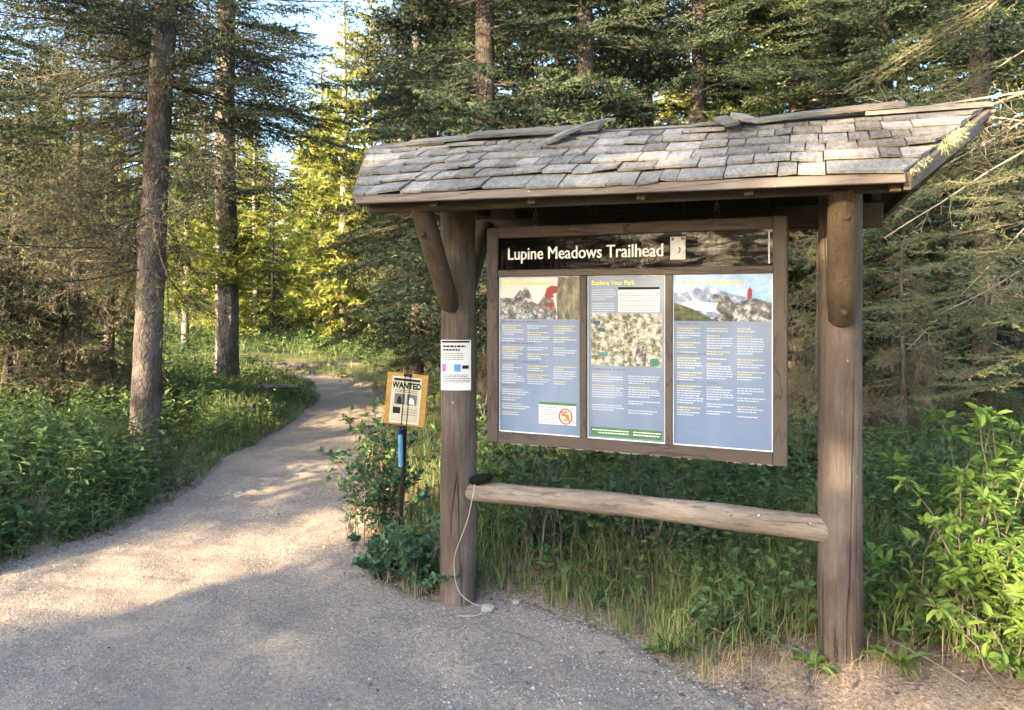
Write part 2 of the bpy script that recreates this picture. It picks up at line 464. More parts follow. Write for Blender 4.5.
def trail_sheet():
    xs = ax2(-5.0, 4.4, .035); ys = ax2(2.2, 9.0, .035); xs = xs[np.abs(xs) < 16]; ys = ys[(ys > -11) & (ys < 22)]
    X, Y = np.meshgrid(xs, ys, indexing='ij'); d = tdist(np.stack([X.ravel(), Y.ravel()], -1)).reshape(X.shape)
    V = np.stack([X, Y, trail_z(X, Y, d)], -1).reshape(-1, 3); n = len(ys)
    i = np.arange(len(xs) - 1)[:, None] * n; j = np.arange(n - 1)[None]
    F = np.stack([i + j, i + n + j, i + n + j + 1, i + j + 1], -1).reshape(-1, 4)
    F = F[d.ravel()[F].min(1) < .03]
    us = np.unique(F); mp_ = np.zeros(len(V), int); mp_[us] = np.arange(len(us)); mb = MB(); mb.add(V[us], mp_[F], .5, 0, True)
    t = NT('trail_gravel')
    co = t.coord()
    a = t.noise(co, .9, 4, .5); b = t.noise(co, 38, 8, .78); m = t.noise(co, 7, 6, .7, .1)
    vo = t.n.new('ShaderNodeTexVoronoi'); vo.inputs['Scale'].default_value = 55; t.link(co, vo.inputs['Vector'])
    vo2 = t.n.new('ShaderNodeTexVoronoi'); vo2.inputs['Scale'].default_value = 130; t.link(co, vo2.inputs['Vector'])
    hs = t.n.new('ShaderNodeSeparateColor'); t.link(vo.outputs['Color'], hs.inputs[0])
    hs2 = t.n.new('ShaderNodeSeparateColor'); t.link(vo2.outputs['Color'], hs2.inputs[0])
    base = t.ramp(b, [(.36, (.15, .118, .092)), (.5, (.305, .25, .20)), (.63, (.45, .385, .32))])
    base = t.mix(t.val(m, .35, .68, 0, .5), base, (.30, .25, .21))
    peb = t.ramp(hs.outputs[0], [(0, (.17, .15, .145)), (.6, (.32, .29, .275)), (.95, (.52, .49, .47))])
    gravel = t.val(t.noise(co, 1.7, 4, .6), .46, .60)
    isp = t.math('MULTIPLY', t.val(vo.outputs['Distance'], .35, .28), t.math('MULTIPLY', t.val(hs.outputs[1], .3, .35), gravel))
    c = t.mix(t.math('MULTIPLY', isp, .8), base, peb)
    grit = t.val(hs2.outputs[0], .72, .8)
    c = t.mix(t.math('MULTIPLY', grit, .5), c, (.15, .13, .115))
    c = t.mix(t.val(a, .42, .62, 0, .45), c, (.235, .195, .165))
    t.col(c); t.rough(.92)
    h = t.math('ADD', t.math('MULTIPLY', t.noise(co, 110, 5, .7), .5), t.math('ADD', t.math('MULTIPLY', isp, .45), t.math('MULTIPLY', m, 1.1)))
    h = t.math('ADD', h, t.math('MULTIPLY', t.val(hs2.outputs[1], 0, 1), .12))
    t.bump(h, .8, .018)
    o = mb.build('trail', t.m)
    tag(o, 'grey gravel and packed dirt trail winding into the forest', kind='structure')

ground(); trail_sheet()

# ------------------------------------------------------------------ pebbles
def stones(name, P, S, mat, label, flat=.55):
    ico = np.array([(0, 0, 1), (.9, 0, .25), (.25, .85, .3), (-.75, .5, .2), (-.7, -.55, .3), (.3, -.85, .2), (0, 0, -.6)])
    F = np.array([(0, 1, 2), (0, 2, 3), (0, 3, 4), (0, 4, 5), (0, 5, 1), (6, 2, 1), (6, 3, 2), (6, 4, 3), (6, 5, 4), (6, 1, 5)])
    n = len(P); mb = MB()
    th = rng.random(n) * 2 * PI; c, s = np.cos(th), np.sin(th)
    e = rng.uniform(.6, 1.2, (n, 3)); Mx = np.zeros((n, 3, 3))
    Mx[:, 0, 0] = c * e[:, 0]; Mx[:, 0, 1] = -s * e[:, 1]; Mx[:, 1, 0] = s * e[:, 0]; Mx[:, 1, 1] = c * e[:, 1]; Mx[:, 2, 2] = flat * e[:, 2]
    Mx[:, 2, 0] = rng.normal(0, .15, n)
    inst(mb, ico, F, Mx * S[:, None, None], P, rng.random(n))
    o = mb.build(name, mat); tag(o, label, kind='stuff'); return o
def stone_mat():
    t = NT('gravel_stone'); c = t.ramp(t.attr(), [(0, (.18, .16, .15)), (.5, (.33, .30, .275)), (.92, (.44, .41, .385)), (1, (.50, .46, .42))])
    t.col(c); t.rough(.9); t.bump(t.noise(t.coord(), 90, 4), .4, .003); return t.m
N = 110000
# angle/dist sampling keeps the near ground denser
yy = 2.2 / (1 - rng.random(N) * .82); xx = (rng.random(N) - .52) * 1.7 * yy
d = tdist(np.stack([xx, yy], -1))
cl = und(xx * 3, yy * 3) * 10 + rng.normal(0, .4, N)
edgeb = np.exp(-np.abs(d) / .25)
k = (d < .12) & (cl + edgeb * 1.1 > .15)
xx, yy, d = xx[k], yy[k], d[k]
S = np.clip(rng.lognormal(-5.75, .45, len(xx)), .0018, .018) * (1 + .35 * np.exp(-np.abs(d) / .2))
stones('gravel', np.stack([xx, yy, np.maximum(trail_z(xx, yy, d), gh(xx, yy, d) - .045 * np.clip(-d / .12 - .1, 0, 1)) + S * .08], -1), S, stone_mat(), 'loose grey pebbles scattered over the trail')

# ------------------------------------------------------------------ the kiosk
Lp = np.array([-.288, 3.84]); Rp = np.array([1.424, 3.12])
W = np.linalg.norm(Rp - Lp); u2 = (Rp - Lp) / W; n2 = np.array([u2[1], -u2[0]])
U = np.array([*u2, 0]); Nn = np.array([*n2, 0]); Zv = np.array([0, 0, 1.0])
if Nn[1] > 0: Nn = -Nn; 
ang = math.atan2(u2[1], u2[0])
# kiosk local frame: x along the sign, -y towards the viewer, origin at left post base
def K(s, f, z): return np.array([s, -f, z])       # f = metres in front of the post line
kiosk = thing('trailhead_kiosk', 'brown log information kiosk with mossy grey shingle roof beside the trail', 'kiosk', (Lp[0], Lp[1], 0), ang)
X_, Y_, Z_ = np.array([1., 0, 0]), np.array([0, 1., 0]), np.array([0, 0, 1.])
def post(s, f, h, r, bow):
    mb = MB(); zs = np.linspace(-.15, h, 22)
    P = np.stack([s + bow * np.sin(zs * 1.3), -f + .004 * np.sin(zs * 2.1 + s), zs], -1)
    rr = r * (1.05 - .045 * zs / h + .012 * np.sin(zs * 3 + s))
    tube(mb, P, rr, 28, rng.random(), jit=.035)
    return mb.build('post', M['post'], kiosk)
post(0, 0, 2.30, .092, .004); post(W, 0, 2.28, .086, -.003)

he = lambda s: np.interp(s, [-.25, 2.05], [2.092, 2.047]) + .004 * np.sin(s * 5)
hr = lambda s: np.interp(s, [-.55, 2.39], [2.445, 2.363]) + .005 * np.sin(s * 3.1)
FE = .56
def roofp(s, v, side=1, lift=0.):
    """v 0 at the eave, 1 at the ridge"""
    z = he(s) * (1 - v) + hr(s) * v
    nz = FE / math.hypot(FE, .33); ny = .33 / math.hypot(FE, .33)
    return np.array([s, -side * (FE * (1 - v) + lift * ny), z + lift * nz])
sl = lambda v: -.255 - .295 * v
sr = lambda v: 2.05 + .34 * v
def shingles(side):
    mb = MB(); rows = 6 if side > 0 else 6
    for r_ in range(rows):
        v0 = r_ / rows * .985 - (.02 if r_ == 0 else 0); v1 = min((r_ + 1) / rows + .10, 1.0)
        s = sl(v0) - rng.random() * .1
        end = sr(v0)
        while s < end:
            w = rng.choice([.07, .10, .12, .15, .19]) * rng.uniform(.9, 1.1)
            if end - (s + w) < .06: w = end - s + .003
            s0, s1 = s + .0025, min(s + w - .0025, end + .0)
            jit = rng.normal(0, .009); lift = abs(rng.normal(0, .0025)); tw = rng.normal(0, .003)
            if rng.random() < .05: lift += .009
            th = rng.uniform(.009, .014); base = .004
            vv0 = v0 + jit
            a0 = max(s0, sl(vv0)); a1 = min(s1, sr(vv0)); b0 = max(s0, sl(v1)); b1 = min(s1, sr(v1))
            if a1 - a0 > .02:
                if s1 >= end - .001: b1 = sr(v1)
                if s0 <= sl(v0) + .001: b0 = sl(v1)
                b0 = min(b0, b1 - .005)
                lo = base + (.016 if r_ else .006); hi = base
                q = [roofp(a0, vv0, side, lo + lift - tw), roofp(a1, vv0, side, lo + lift + tw), roofp(b1, v1, side, hi), roofp(b0, v1, side, hi)]
                q2 = [roofp(a0, vv0 , side, lo + lift + th - tw), roofp(a1, vv0, side, lo + lift + th + tw), roofp(b1, v1, side, hi + th * .7), roofp(b0, v1, side, hi + th * .7)]
                mb.add(q + q2, [(0, 1, 2, 3)[::-1], (4, 5, 6, 7), (0, 1, 5, 4), (1, 2, 6, 5), (2, 3, 7, 6), (3, 0, 4, 7)], rng.random())
            s += w
    return mb.build('shingles', M['shingle'], roof)
# sheathing
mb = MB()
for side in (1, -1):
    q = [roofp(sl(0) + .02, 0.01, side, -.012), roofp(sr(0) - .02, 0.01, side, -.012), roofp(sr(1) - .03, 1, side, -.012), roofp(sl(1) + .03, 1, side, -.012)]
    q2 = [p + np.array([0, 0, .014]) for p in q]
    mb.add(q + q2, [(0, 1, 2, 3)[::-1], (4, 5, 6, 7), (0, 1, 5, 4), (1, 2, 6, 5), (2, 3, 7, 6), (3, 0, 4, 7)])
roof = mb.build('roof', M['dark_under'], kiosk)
shingles(1); shingles(-1)
for side in (1, -1):
    mb = MB()
    p, q = roofp(sl(0) + .002, 0, side, -.022), roofp(sr(0) - .002, 0, side, -.022)
    board(mb, p + np.array([0, -side * .012, .006]), q + np.array([0, -side * .012, .006]), np.array([0, 0, .019]), np.array([0, .012, 0]), rng.random(), 0, .003)
    mb.build('fascia', M['fascia'], roof)
    # starter strip
    mb = MB()
    for end, s_ in ((sl, -1), (sr, 1)):
        p, q = roofp(end(0), 0, side, -.03), roofp(end(1), 1, side, -.03)
        dv = unit(q - p); across = unit(np.cross(dv, np.array([s_ * 1., 0, 0])))
        mb2 = MB()
        board(mb2, p + X_ * s_ * .006, q + X_ * s_ * .006, across * .034, X_ * .013, .5, 0, .003)
        board(mb2, p + X_ * s_ * .024 + Z_ * .026, q + X_ * s_ * .024 + Z_ * .026, across * .016, X_ * .010, .9, 0, .003)
        mb2.build('bargeboard', M['fascia'], roof)
# front and back beams
for f, zb, h_, s0, s1 in ((.41, (2.028, 2.002), .075, -.27, 2.105), (-.38, (1.955, 1.945), .115, -.2, 2.05)):
    mb = MB()
    board(mb, K(s0, f, zb[0] + h_ / 2), K(s1, f, zb[1] + h_ / 2), np.array([0, 0, h_ / 2]), np.array([0, .03, 0]), .5, 0, .004)
    mb.build('beam', M['paint'], kiosk)
mb = MB(); tube(mb, [K(-.45, 0, 2.30), K(W + .42, 0, 2.24)], .05, 14); mb.build('ridge_beam', M['paint'], kiosk)
# cross arms on each post
for s in (0, W):
    mb = MB(); board(mb, K(s, .36, 2.115), K(s, -.36, 2.115), np.array([0, 0, .035]), np.array([.03, 0, 0]), .4, 0, .004)
    mb.build('cross_arm', M['paint'], kiosk)
for s in (.14, .62, 1.1, 1.52, 2.02):
    for side in (1, -1):
        mb = MB()
        p, q = roofp(s, .03, side, -.045), roofp(s, 1, side, -.045)
        board(mb, p, q, np.array([.019, 0, 0]), np.array([0, 0, .03]), .5, 0, .003); mb.build('rafter', M['paint'], roof)
# braces
def brace(s, f_in, z0, f_out, z1, r, ds=0.):
    mb = MB()
    p, q = K(s, f_in, z0), K(s + ds, f_out, z1)
    t = np.linspace(0, 1, 9)[:, None]
    P = p * (1 - t) + q * t
    rr = r * np.array([.55, .93, 1.0, 1.02, 1.03, 1.04, 1.05, 1.05, 1.05])
    P[1] = p + (P[8] - p) * .035
    tube(mb, P, rr, 18, .5)
    o = mb.build('brace', M['brace'], kiosk)
    return o
b1 = brace(0, .078, 1.55, .40, 2.06, .052)
b2 = brace(W, .075, 1.50, .40, 2.04, .055)
brace(0, -.078, 1.60, -.36, 2.03, .045); brace(W, -.075, 1.58, -.36, 2.03, .045)
for s, z, br_, f in ((W, 1.93, b2, .372), (W, 1.56, b2, .158), (0, 1.92, b1, .365)):
    mb = MB(); tube(mb, [K(s + .008, f, z), K(s + .008, f + .024, z - .012)], .013, 8); tube(mb, [K(s + .008, f + .02, z - .010), K(s + .008, f + .032, z - .016)], .007, 6)
    mb.build('bolt', M['iron'], br_)
# rail
mb = MB(); t = np.linspace(0, 1, 26)
P = np.stack([.05 + (W - .1) * t, -.012 + .006 * np.sin(t * 5), .592 + .014 * t + .010 * np.sin(t * PI)], -1)
tube(mb, P, .050 + .008 * t + .002 * np.sin(t * 19), 26, .5)
mb.build('rail', M['rail'], kiosk)
# ridge cap boards, some loose and warped
def capb(p, q, w, th, lift=(0, 0), bow=0., roll=0., name='ridge_board', mat='capboard'):
    mb = MB(); p = np.asarray(p, float); q = np.asarray(q, float)
    d_ = unit(q - p); wv = unit(np.cross(Z_, d_)); up = np.cross(d_, wv)
    wv, up = wv * math.cos(roll) + up * math.sin(roll), up * math.cos(roll) - wv * math.sin(roll)
    n = 8; rn = rng.random()
    for i in range(n):
        t0, t1 = i / n, (i + 1) / n
        a = p + (q - p) * t0 + Z_ * bow * 4 * t0 * (1 - t0); b = p + (q - p) * t1 + Z_ * bow * 4 * t1 * (1 - t1)
        V = [a - wv * w + 0 * up, a + wv * w, a + wv * w + up * th, a - wv * w + up * th, b - wv * w, b + wv * w, b + wv * w + up * th, b - wv * w + up * th]
        F = [(0, 1, 5, 4), (1, 2, 6, 5), (2, 3, 7, 6), (3, 0, 4, 7)]
        if i == 0: F.append((3, 2, 1, 0))
        if i == n - 1: F.append((4, 5, 6, 7))
        mb.add(V, F, rn)
    return mb.build(name, M[mat], roof)
rz = lambda s: hr(s) + .012
capb(K(-.54, .02, rz(-.54) - .012), K(-.05, .03, rz(-.05) + .0), .04, .014, roll=.5)
capb(K(-.28, .035, rz(-.28) + .004), K(.42, .03, rz(.42) + .012), .045, .014, roll=.4)
capb(K(.10, .05, rz(.1) + .012), K(.80, .06, rz(.8) + .006), .045, .016, roll=.45)
capb(K(.58, .20, rz(.6) - .085), K(.83, -.05, rz(.8) + .065), .032, .014, bow=.018, roll=.2, name='loose_board')
capb(K(1.25, -.01, rz(1.2) + .006), K(1.62, -.01, rz(1.6) + .006), .04, .016, roll=.2)
capb(K(1.36, .06, rz(1.4) + .02), K(1.43, .19, rz(1.4) - .045), .028, .014, roll=.2, name='loose_board')
capb(K(1.43, .02, rz(1.4) + .035), K(1.50, .18, rz(1.4) - .035), .034, .016, roll=-.1, name='loose_board')
capb(K(1.5, .05, rz(1.5) - .005), K(2.1, .02, rz(2.1) + .028), .035, .016, bow=.004, roll=.4)
capb(K(1.95, .01, rz(2.0) + .006), K(2.41, 0, rz(2.39) + .004), .042, .016, roll=.3)
for s0, s1 in ((-.55, .3), (.3, 1.3), (1.3, 2.4)):
    capb(K(s0, -.04, rz(s0) - .012), K(s1, -.04, rz(s1) - .012), .04, .012, roll=-.5)
# lichen tufts along the right bargeboard and brown needle litter on the shingles
mb = MB()
for v, n_, sz in ((.02, 25, .012), (.1, 30, .014), (.17, 30, .012), (.34, 60, .020), (.42, 90, .026), (.5, 90, .026), (.58, 60, .020), (.72, 30, .014)):
    c = roofp(sr(v) + .015, v, 1, .006)
    for k in range(n_ * 2):
        p = c + rng.normal(0, 1, 3) * np.array([.012, .02, .008]) * sz / .02
        dd = unit(rng.normal(0, 1, 3) + np.array([.3, -.3, -.9])) * sz * rng.uniform(.6, 1.7)
        w_ = unit(np.cross(dd, rng.normal(0, 1, 3))) * .0022
        mb.add([p - w_, p + w_, p + dd], [(0, 1, 2)], rng.random())
mb.build('lichen', M['lichen'], roof)
mb = MB(); nl = 2600
ctr = rng.choice(4, nl)
cs = np.array([(1.72, .72, .25, .13), (1.95, .5, .2, .2), (1.45, .9, .2, .07), (.9, .86, .7, .12)])[ctr]
ss = cs[:, 0] + rng.normal(0, 1, nl) * cs[:, 2] * .6; vv = np.clip(cs[:, 1] + rng.normal(0, 1, nl) * cs[:, 3], .03, .97)
for s, v in zip(ss, vv):
    if s > sr(v) - .02 or s < sl(v) + .02: continue
    p = roofp(s, v, 1, .034); th = rng.random() * PI * 2; dd = (roofp(s + .01 * math.cos(th), v + .016 * math.sin(th), 1, .036) - p) * rng.uniform(.8, 1.6)
    w_ = unit(np.cross(dd, Z_)) * .0014
    mb.add([p - w_, p + w_, p + dd], [(0, 1, 2)], rng.random())
o = mb.build('needle_litter', foliage('dry_needle_litter', (.12, .06, .03), (.28, .16, .08), None, 0), roof); o['kind'] = 'stuff'

# ------------------------------------------------------------------ sign board (local frame: x along, z up, front at -y)
def textobj(name, s, size, mat, parent, loc, align='LEFT', weight=0., ext=.0004, sx=1.0):
    cu = bpy.data.curves.new(name, 'FONT'); cu.body = s; cu.size = size; cu.align_x = align; cu.extrude = ext; cu.offset = weight
    cu.resolution_u = 3
    o = bpy.data.objects.new(name, cu); COL.objects.link(o)
    bpy.context.view_layer.update()
    dg = bpy.context.evaluated_depsgraph_get()
    me = bpy.data.meshes.new_from_object(o.evaluated_get(dg)); me.name = name
    bpy.data.objects.remove(o)
    me.transform(Matrix(((sx, 0, 0, 0), (0, 1, 0, 0), (0, 0, 1, 0), (0, 0, 0, 1))))
    me.transform(Matrix.Rotation(PI / 2, 4, 'X')); me.transform(Matrix.Translation(loc))
    me.materials.clear(); me.materials.append(mat)
    o = bpy.data.objects.new(name, me); COL.objects.link(o); o.parent = parent
    return o

def panel_mat(name, top, bot, gloss=.22, wavy=0., coat=.0, z0=0., z1=1.):
    t = NT(name)
    sx = t.n.new('ShaderNodeSeparateXYZ'); tc = t.n.new('ShaderNodeTexCoord'); t.link(tc.outputs['Object'], sx.inputs[0])
    g = t.val(sx.outputs[2], z0, z1)
    n = t.noise(t.coord(scale=(1, 1, .35)), 5, 4, .5)
    c = t.mix(g, bot, top)
    c = t.mix(t.val(n, .45, .7, 0, .35), c, tuple(min(1, x * 1.25 + .03) for x in top))
    t.col(c); t.rough(gloss); t.b.inputs['Specular IOR Level'].default_value = .07
    if wavy:
        w = t.noise(t.coord(scale=(.35, 1, 2.2)), 14, 5, .6, 1.0)
        t.bump(w, wavy, .02)
    return t.m
def pic_mat(name, stops, k=12, sc_=(1, 1, 1), gloss=.3, dist=.15):
    t = NT(name); n = t.noise(t.coord(scale=sc_), k, 8, .7, dist)
    t.col(t.ramp(n, stops)); t.rough(gloss + .1); t.b.inputs['Specular IOR Level'].default_value = .25
    return t.m
BW, BH = 1.462, 1.112
bl = .182
sign = thing('sign_board', 'brown framed trail information board hanging under the kiosk roof with three blue panels', 'sign board',
             (*(Lp + u2 * bl + n2 * 0), .862), ang)
def Q(x, z, f=0.): return np.array([x, -f, z])
def rect(mb, x0, z0, x1, z1, f, th=.001, a=.5, slot=0, bev=0):
    box(mb, Q((x0 + x1) / 2, (z0 + z1) / 2, f - th / 2), X_ * abs(x1 - x0) / 2, Y_ * th / 2, Z_ * abs(z1 - z0) / 2, a, slot, bev)
fw = .062
# frame front pieces: outer border 62 mm, bars 24 mm
mb = MB()
rect(mb, 0, 0, fw, BH, .030, .045, .2, 1, .004); rect(mb, BW - fw, 0, BW, BH, .030, .045, .7, 1, .004)
rect(mb, fw, 0, BW - fw, fw - .004, .0285, .042, .5, 0, .004); rect(mb, fw, BH - fw + .006, BW - fw, BH, .0285, .042, .4, 0, .004)
tz0, tz1 = .892, BH - fw + .006
rect(mb, fw, tz0 - .034, BW - fw, tz0, .027, .036, .6, 0, .003)
xs_ = [fw, .502, .538, .922, .956, BW - fw]
rect(mb, xs_[1], fw - .004, xs_[2], tz0 - .034, .0275, .036, .3, 1, .003); rect(mb, xs_[3], fw - .004, xs_[4], tz0 - .034, .0275, .036, .8, 1, .003)
mb.build('frame', [M['frame'], M['frame_v']], sign)
mb = MB(); rect(mb, .01, .01, BW - .01, BH - .01, -.006, .012); mb.build('backing', M['paint'], sign)
# bare wood chips along the lower edge
mb = MB()
for k in range(48):
    x = rng.choice([rng.uniform(.05, BW - .05), rng.normal(.45, .25), rng.normal(1.0, .2)]); x = min(max(x, .01), BW - .03)
    l = rng.uniform(.004, .028); rect(mb, x, -.0008, x + l, rng.uniform(.002, .0055), .0312 if x < fw or x > BW - fw else .0297, .001)
pchip = mb.build('paint_chip', plain('bare_wood', (.30, .24, .18), .8), sign)
pchip['kind'] = 'stuff'
# title panel
title = MB(); rect(title, fw, tz0, BW - fw, tz1, .012, .004)
tm = NT('black_plastic_film')
tm.col(tm.ramp(tm.noise(tm.coord(scale=(.4, 1, 1)), 6, 5), [(.35, (.0015, .0015, .0018)), (.7, (.005, .005, .006))]))
tm.rough(.14)
sx_ = tm.n.new('ShaderNodeSeparateXYZ'); tc_ = tm.n.new('ShaderNodeTexCoord'); tm.link(tc_.outputs['Object'], sx_.inputs[0])
wr = tm.noise(tm.coord(scale=(.5, 1, 1.6)), 7, 4, .65, .5)
tm.link(tm.math('MULTIPLY', tm.val(wr, .44, .66, .06, 1.0), tm.val(sx_.outputs[0], .55, 1.25, .06, .9)), tm.b.inputs['Specular IOR Level'])
w1 = tm.noise(tm.coord(scale=(.5, 1, 1.3)), 9, 3, .55, .6); w2 = tm.noise(tm.coord(scale=(3.0, 1, .4)), 16, 2, .5, .2)
tm.bump(tm.math('ADD', w1, tm.math('MULTIPLY', w2, .3)), .22, .02)
title = title.build('title_panel', tm.m, sign)
M['white'] = plain('white_lettering', (.66, .66, .64), .5, 0, (.78, .78, .76))
M['yellow'] = plain('yellow_lettering', (.70, .62, .16), .5, 0, (.64, .56, .12))
M['navyink'] = plain('dark_blue_lettering', (.05, .07, .16), .5)
tl_ = textobj('lettering', 'Lupine Meadows Trailhead', .089, M['white'], title, (.108, -.0128, .945), sx=.832)
for q_ in (1, 2):
    tb_ = textobj('bold', 'Lupine Meadows Trailhead', .089, M['white'], title, (.108 + .0013 * q_, -.0128 - .0003 * q_, .945 + .0004 * q_), sx=.832)
    import bmesh as _bm
    b_ = _bm.new(); b_.from_mesh(tl_.data); b_.from_mesh(tb_.data); b_.to_mesh(tl_.data); b_.free(); bpy.data.objects.remove(tb_)
mb = MB(); rect(mb, .945, .928, 1.015, 1.035, .0135, .001, bev=.0004)
st = mb.build('sticker', M['paper'], title)
mb = MB(); rect(mb, fw + 1.318, tz0 + .01, fw + 1.325, tz1 - .01, .0135, .001); mb.build('film_edge', M['paper'], title)
mb = MB(); th = np.linspace(-2.0, 1.2, 12); tube(mb, np.stack([.980 + .010 * np.cos(th) * (1 + .1 * th), np.full(12, -.0146), .972 + .014 * np.sin(th)], -1), np.linspace(.0018, .0042, 12), 5)
rect(mb, .95, 1.018, .962, 1.032, .0142, .0004); rect(mb, .995, 1.02, 1.012, 1.032, .0142, .0004)
mb.build('mark', plain('red_brown_print', (.35, .05, .04), .5), st)

pz0, pz1 = fw - .004, tz0 - .034
def bars(words, x0, x1, z, h, f, mb, slot, frac=1.0):
    x = x0; e = x0 + (x1 - x0) * frac
    while x < e - .004:
        w = min(rng.uniform(.006, .020), e - x); rect(mb, x, z, x + w, z + h * .42, f, .0004, .5, slot); x += w + .0028
def column(mb, x0, x1, ztop, blocks, f, lh=.0112):
    """blocks: list of (yellow?, lines); returns z"""
    z = ztop
    for kind, nlin in blocks:
        if kind == 's': z -= lh * nlin; continue
        for i in range(nlin):
            z -= lh
            bars(0, x0, x1, z, lh, f, mb, 1 if kind == 'y' else 0, rng.uniform(.45, .8) if i == nlin - 1 else rng.uniform(.88, 1))
    return z
def headline(mb, x0, w, z, f):
    x = x0
    while x < x0 + w:
        l = rng.uniform(.0035, .0055); hh = rng.choice([.006, .0085]); rect(mb, x, z, x + l * .7, z + hh, f, .0005, .5, 2); x += l + .0012 + (.006 if rng.random() < .15 else 0)
inks = [plain('pale_text', (.40, .44, .50), .5, 0, (.32, .37, .44)), plain('pale_yellow_text', (.48, .43, .17), .5), plain('dim_heading', (.09, .11, .20), .5)]
blue_t = (.30, .40, .62); blue_b = (.20, .34, .62)
def mkpanel(x0, x1, coltop, colbot, gl=.55):
    mb = MB(); rect(mb, x0, pz0, x1, pz1, .008, .004)
    p = mb.build('information_panel', panel_mat('panel_print', coltop, colbot, gl, 0.12, z0=pz0, z1=pz1), sign)
    mb = MB()
    for a, b, c, d_ in ((x0, pz0, x0 + .005, pz1), (x1 - .005, pz0, x1, pz1), (x0 + .005, pz0, x1 - .005, pz0 + .005), (x0 + .005, pz1 - .005, x1 - .005, pz1)):
        rect(mb, a, b, c, d_, .0096, .0012)
    mb.build('border', M['white'], p)
    return p
def poly_pic(mb, pts, x0, z0, w, h, f, slot=0, a=.5):
    V = [Q(x0 + px * w, z0 + pz * h, f) for px, pz in pts]
    c = np.mean(V, 0); V2 = np.vstack([V, c]); n = len(V)
    mb.add(V2, [(i, (i + 1) % n, n) for i in range(n)], a, slot)
# panel 1
p1 = mkpanel(xs_[0], xs_[1], (.195, .23, .29), (.13, .18, .27))
f0 = .0092
x0, x1 = xs_[0] + .005, xs_[1] - .005; w_ = x1 - x0
ph = .212; pb = pz1 - .005 - ph
sky_w = pic_mat('pale_sky_print', [(.3, (.40, .40, .38)), (.7, (.54, .54, .51))], 4)
rock_w = pic_mat('grey_rock_print', [(.35, (.03, .03, .03)), (.5, (.11, .11, .105)), (.62, (.42, .42, .40))], 34)
bark_w = pic_mat('bark_print', [(.35, (.05, .045, .03)), (.55, (.17, .15, .10)), (.7, (.34, .31, .22))], 40, (1, 1, .35))
red_w = plain('red_jacket_print', (.25, .03, .035), .4); dk_w = plain('dark_trousers_print', (.06, .05, .04), .4, 0, (.2, .16, .12), 60)
mb = MB(); rect(mb, x0, pb, x1, pz1 - .005, f0, .0008)
pic = mb.build('photograph', sky_w, p1)
mb = MB()
def ridge(pts): return [(0, 0)] + pts + [(1, 0)][:0]
poly_pic(mb, [(0, 0), (.72, 0), (.70, .2), (.62, .3), (.55, .34), (.48, .30), (.42, .42), (.40, .58), (.36, .74), (.33, .77), (.30, .68), (.26, .70), (.2, .55), (.15, .48), (.08, .52), (0, .5)], x0, pb, w_, ph, f0 + .0006)
mb.build('rock_image', rock_w, pic)
mb = MB(); poly_pic(mb, [(.73, 0), (1, 0), (1, 1), (.74, 1), (.72, .6)], x0, pb, w_, ph, f0 + .0012); mb.build('bark_image', bark_w, pic)
mb = MB(); poly_pic(mb, [(.57, .55), (.60, .74), (.66, .80), (.73, .78), (.735, .64), (.68, .60), (.69, .52), (.62, .48)], x0, pb, w_, ph, f0 + .0018)
poly_pic(mb, [(.60, .32), (.66, .42), (.69, .34), (.66, .28)], x0, pb, w_, ph, f0 + .0019)
mb.build('climber_jacket_image', red_w, pic)
mb = MB(); poly_pic(mb, [(.50, .38), (.56, .54), (.64, .50), (.68, .48), (.70, .34), (.735, .1), (.70, .08), (.64, .22), (.56, .22)], x0, pb, w_, ph, f0 + .0015); mb.build('climber_trousers_image', dk_w, pic)
textobj('heading', 'Protect the Backcountry', .028, M['yellow'], p1, (x0 + .014, -(f0 + .0024), pz1 - .042), sx=.92, weight=.0006)
mb = MB(); f1 = f0
cx = [x0 + .012, x0 + .153, x0 + .294]; cw = .125
def three(z, arr):
    for i, b in enumerate(arr): column(mb, cx[i], cx[i] + cw, z, b, f1)
headline(mb, x0 + .012, .20, pb - .018, f1); three(pb - .026, [[('y', 2), ('w', 3), ('s', 1), ('w', 2)], [('w', 2), ('s', 1), ('y', 2), ('w', 3)], [('y', 2), ('w', 2), ('s', 1), ('y', 1), ('w', 2)]])
headline(mb, x0 + .012, .17, pb - .128, f1); three(pb - .136, [[('y', 3), ('w', 2), ('y', 1)], [('w', 2), ('s', 1), ('y', 2), ('w', 1)], [('y', 1), ('w', 3)]])
headline(mb, x0 + .012, .20, pb - .222, f1); three(pb - .230, [[('y', 1), ('w', 2), ('s', 1), ('y', 1), ('w', 4)], [('y', 2), ('w', 1), ('s', 1), ('y', 2), ('w', 3)], [('y', 2), ('w', 4), ('s', .6), ('y', 1), ('w', 1)]])
headline(mb, x0 + .012, .10, pb - .345, f1); column(mb, cx[0], cx[0] + .165, pb - .355, [('y', 1), ('w', 2), ('s', .8), ('y', 1), ('w', 1), ('s', .8), ('y', 1), ('w', 2), ('s', .8), ('y', 1), ('w', 1)], f1)
_o = mb.build('small_text', inks, p1); _o['kind'] = 'stuff'
mb = MB(); rect(mb, x0 + .215, pz0 + .055, x1 - .018, pz0 + .165, f1, .0006)
ib = mb.build('inset_box', M['paper'], p1)
M['signgreen'] = plain('dark_green_print', (.06, .16, .06), .5)
mb = MB(); rect(mb, x0 + .215, pz0 + .152, x1 - .018, pz0 + .165, f1 + .0006, .0006); mb.build('inset_heading', M['signgreen'], ib)
mb = MB()
for i in range(7): bars(0, x0 + .222, x0 + .315, pz0 + .138 - i * .0125, .007, f1 + .0006, mb, 0)
_o = mb.build('small_text', M['greyink'], ib); _o['kind'] = 'stuff'
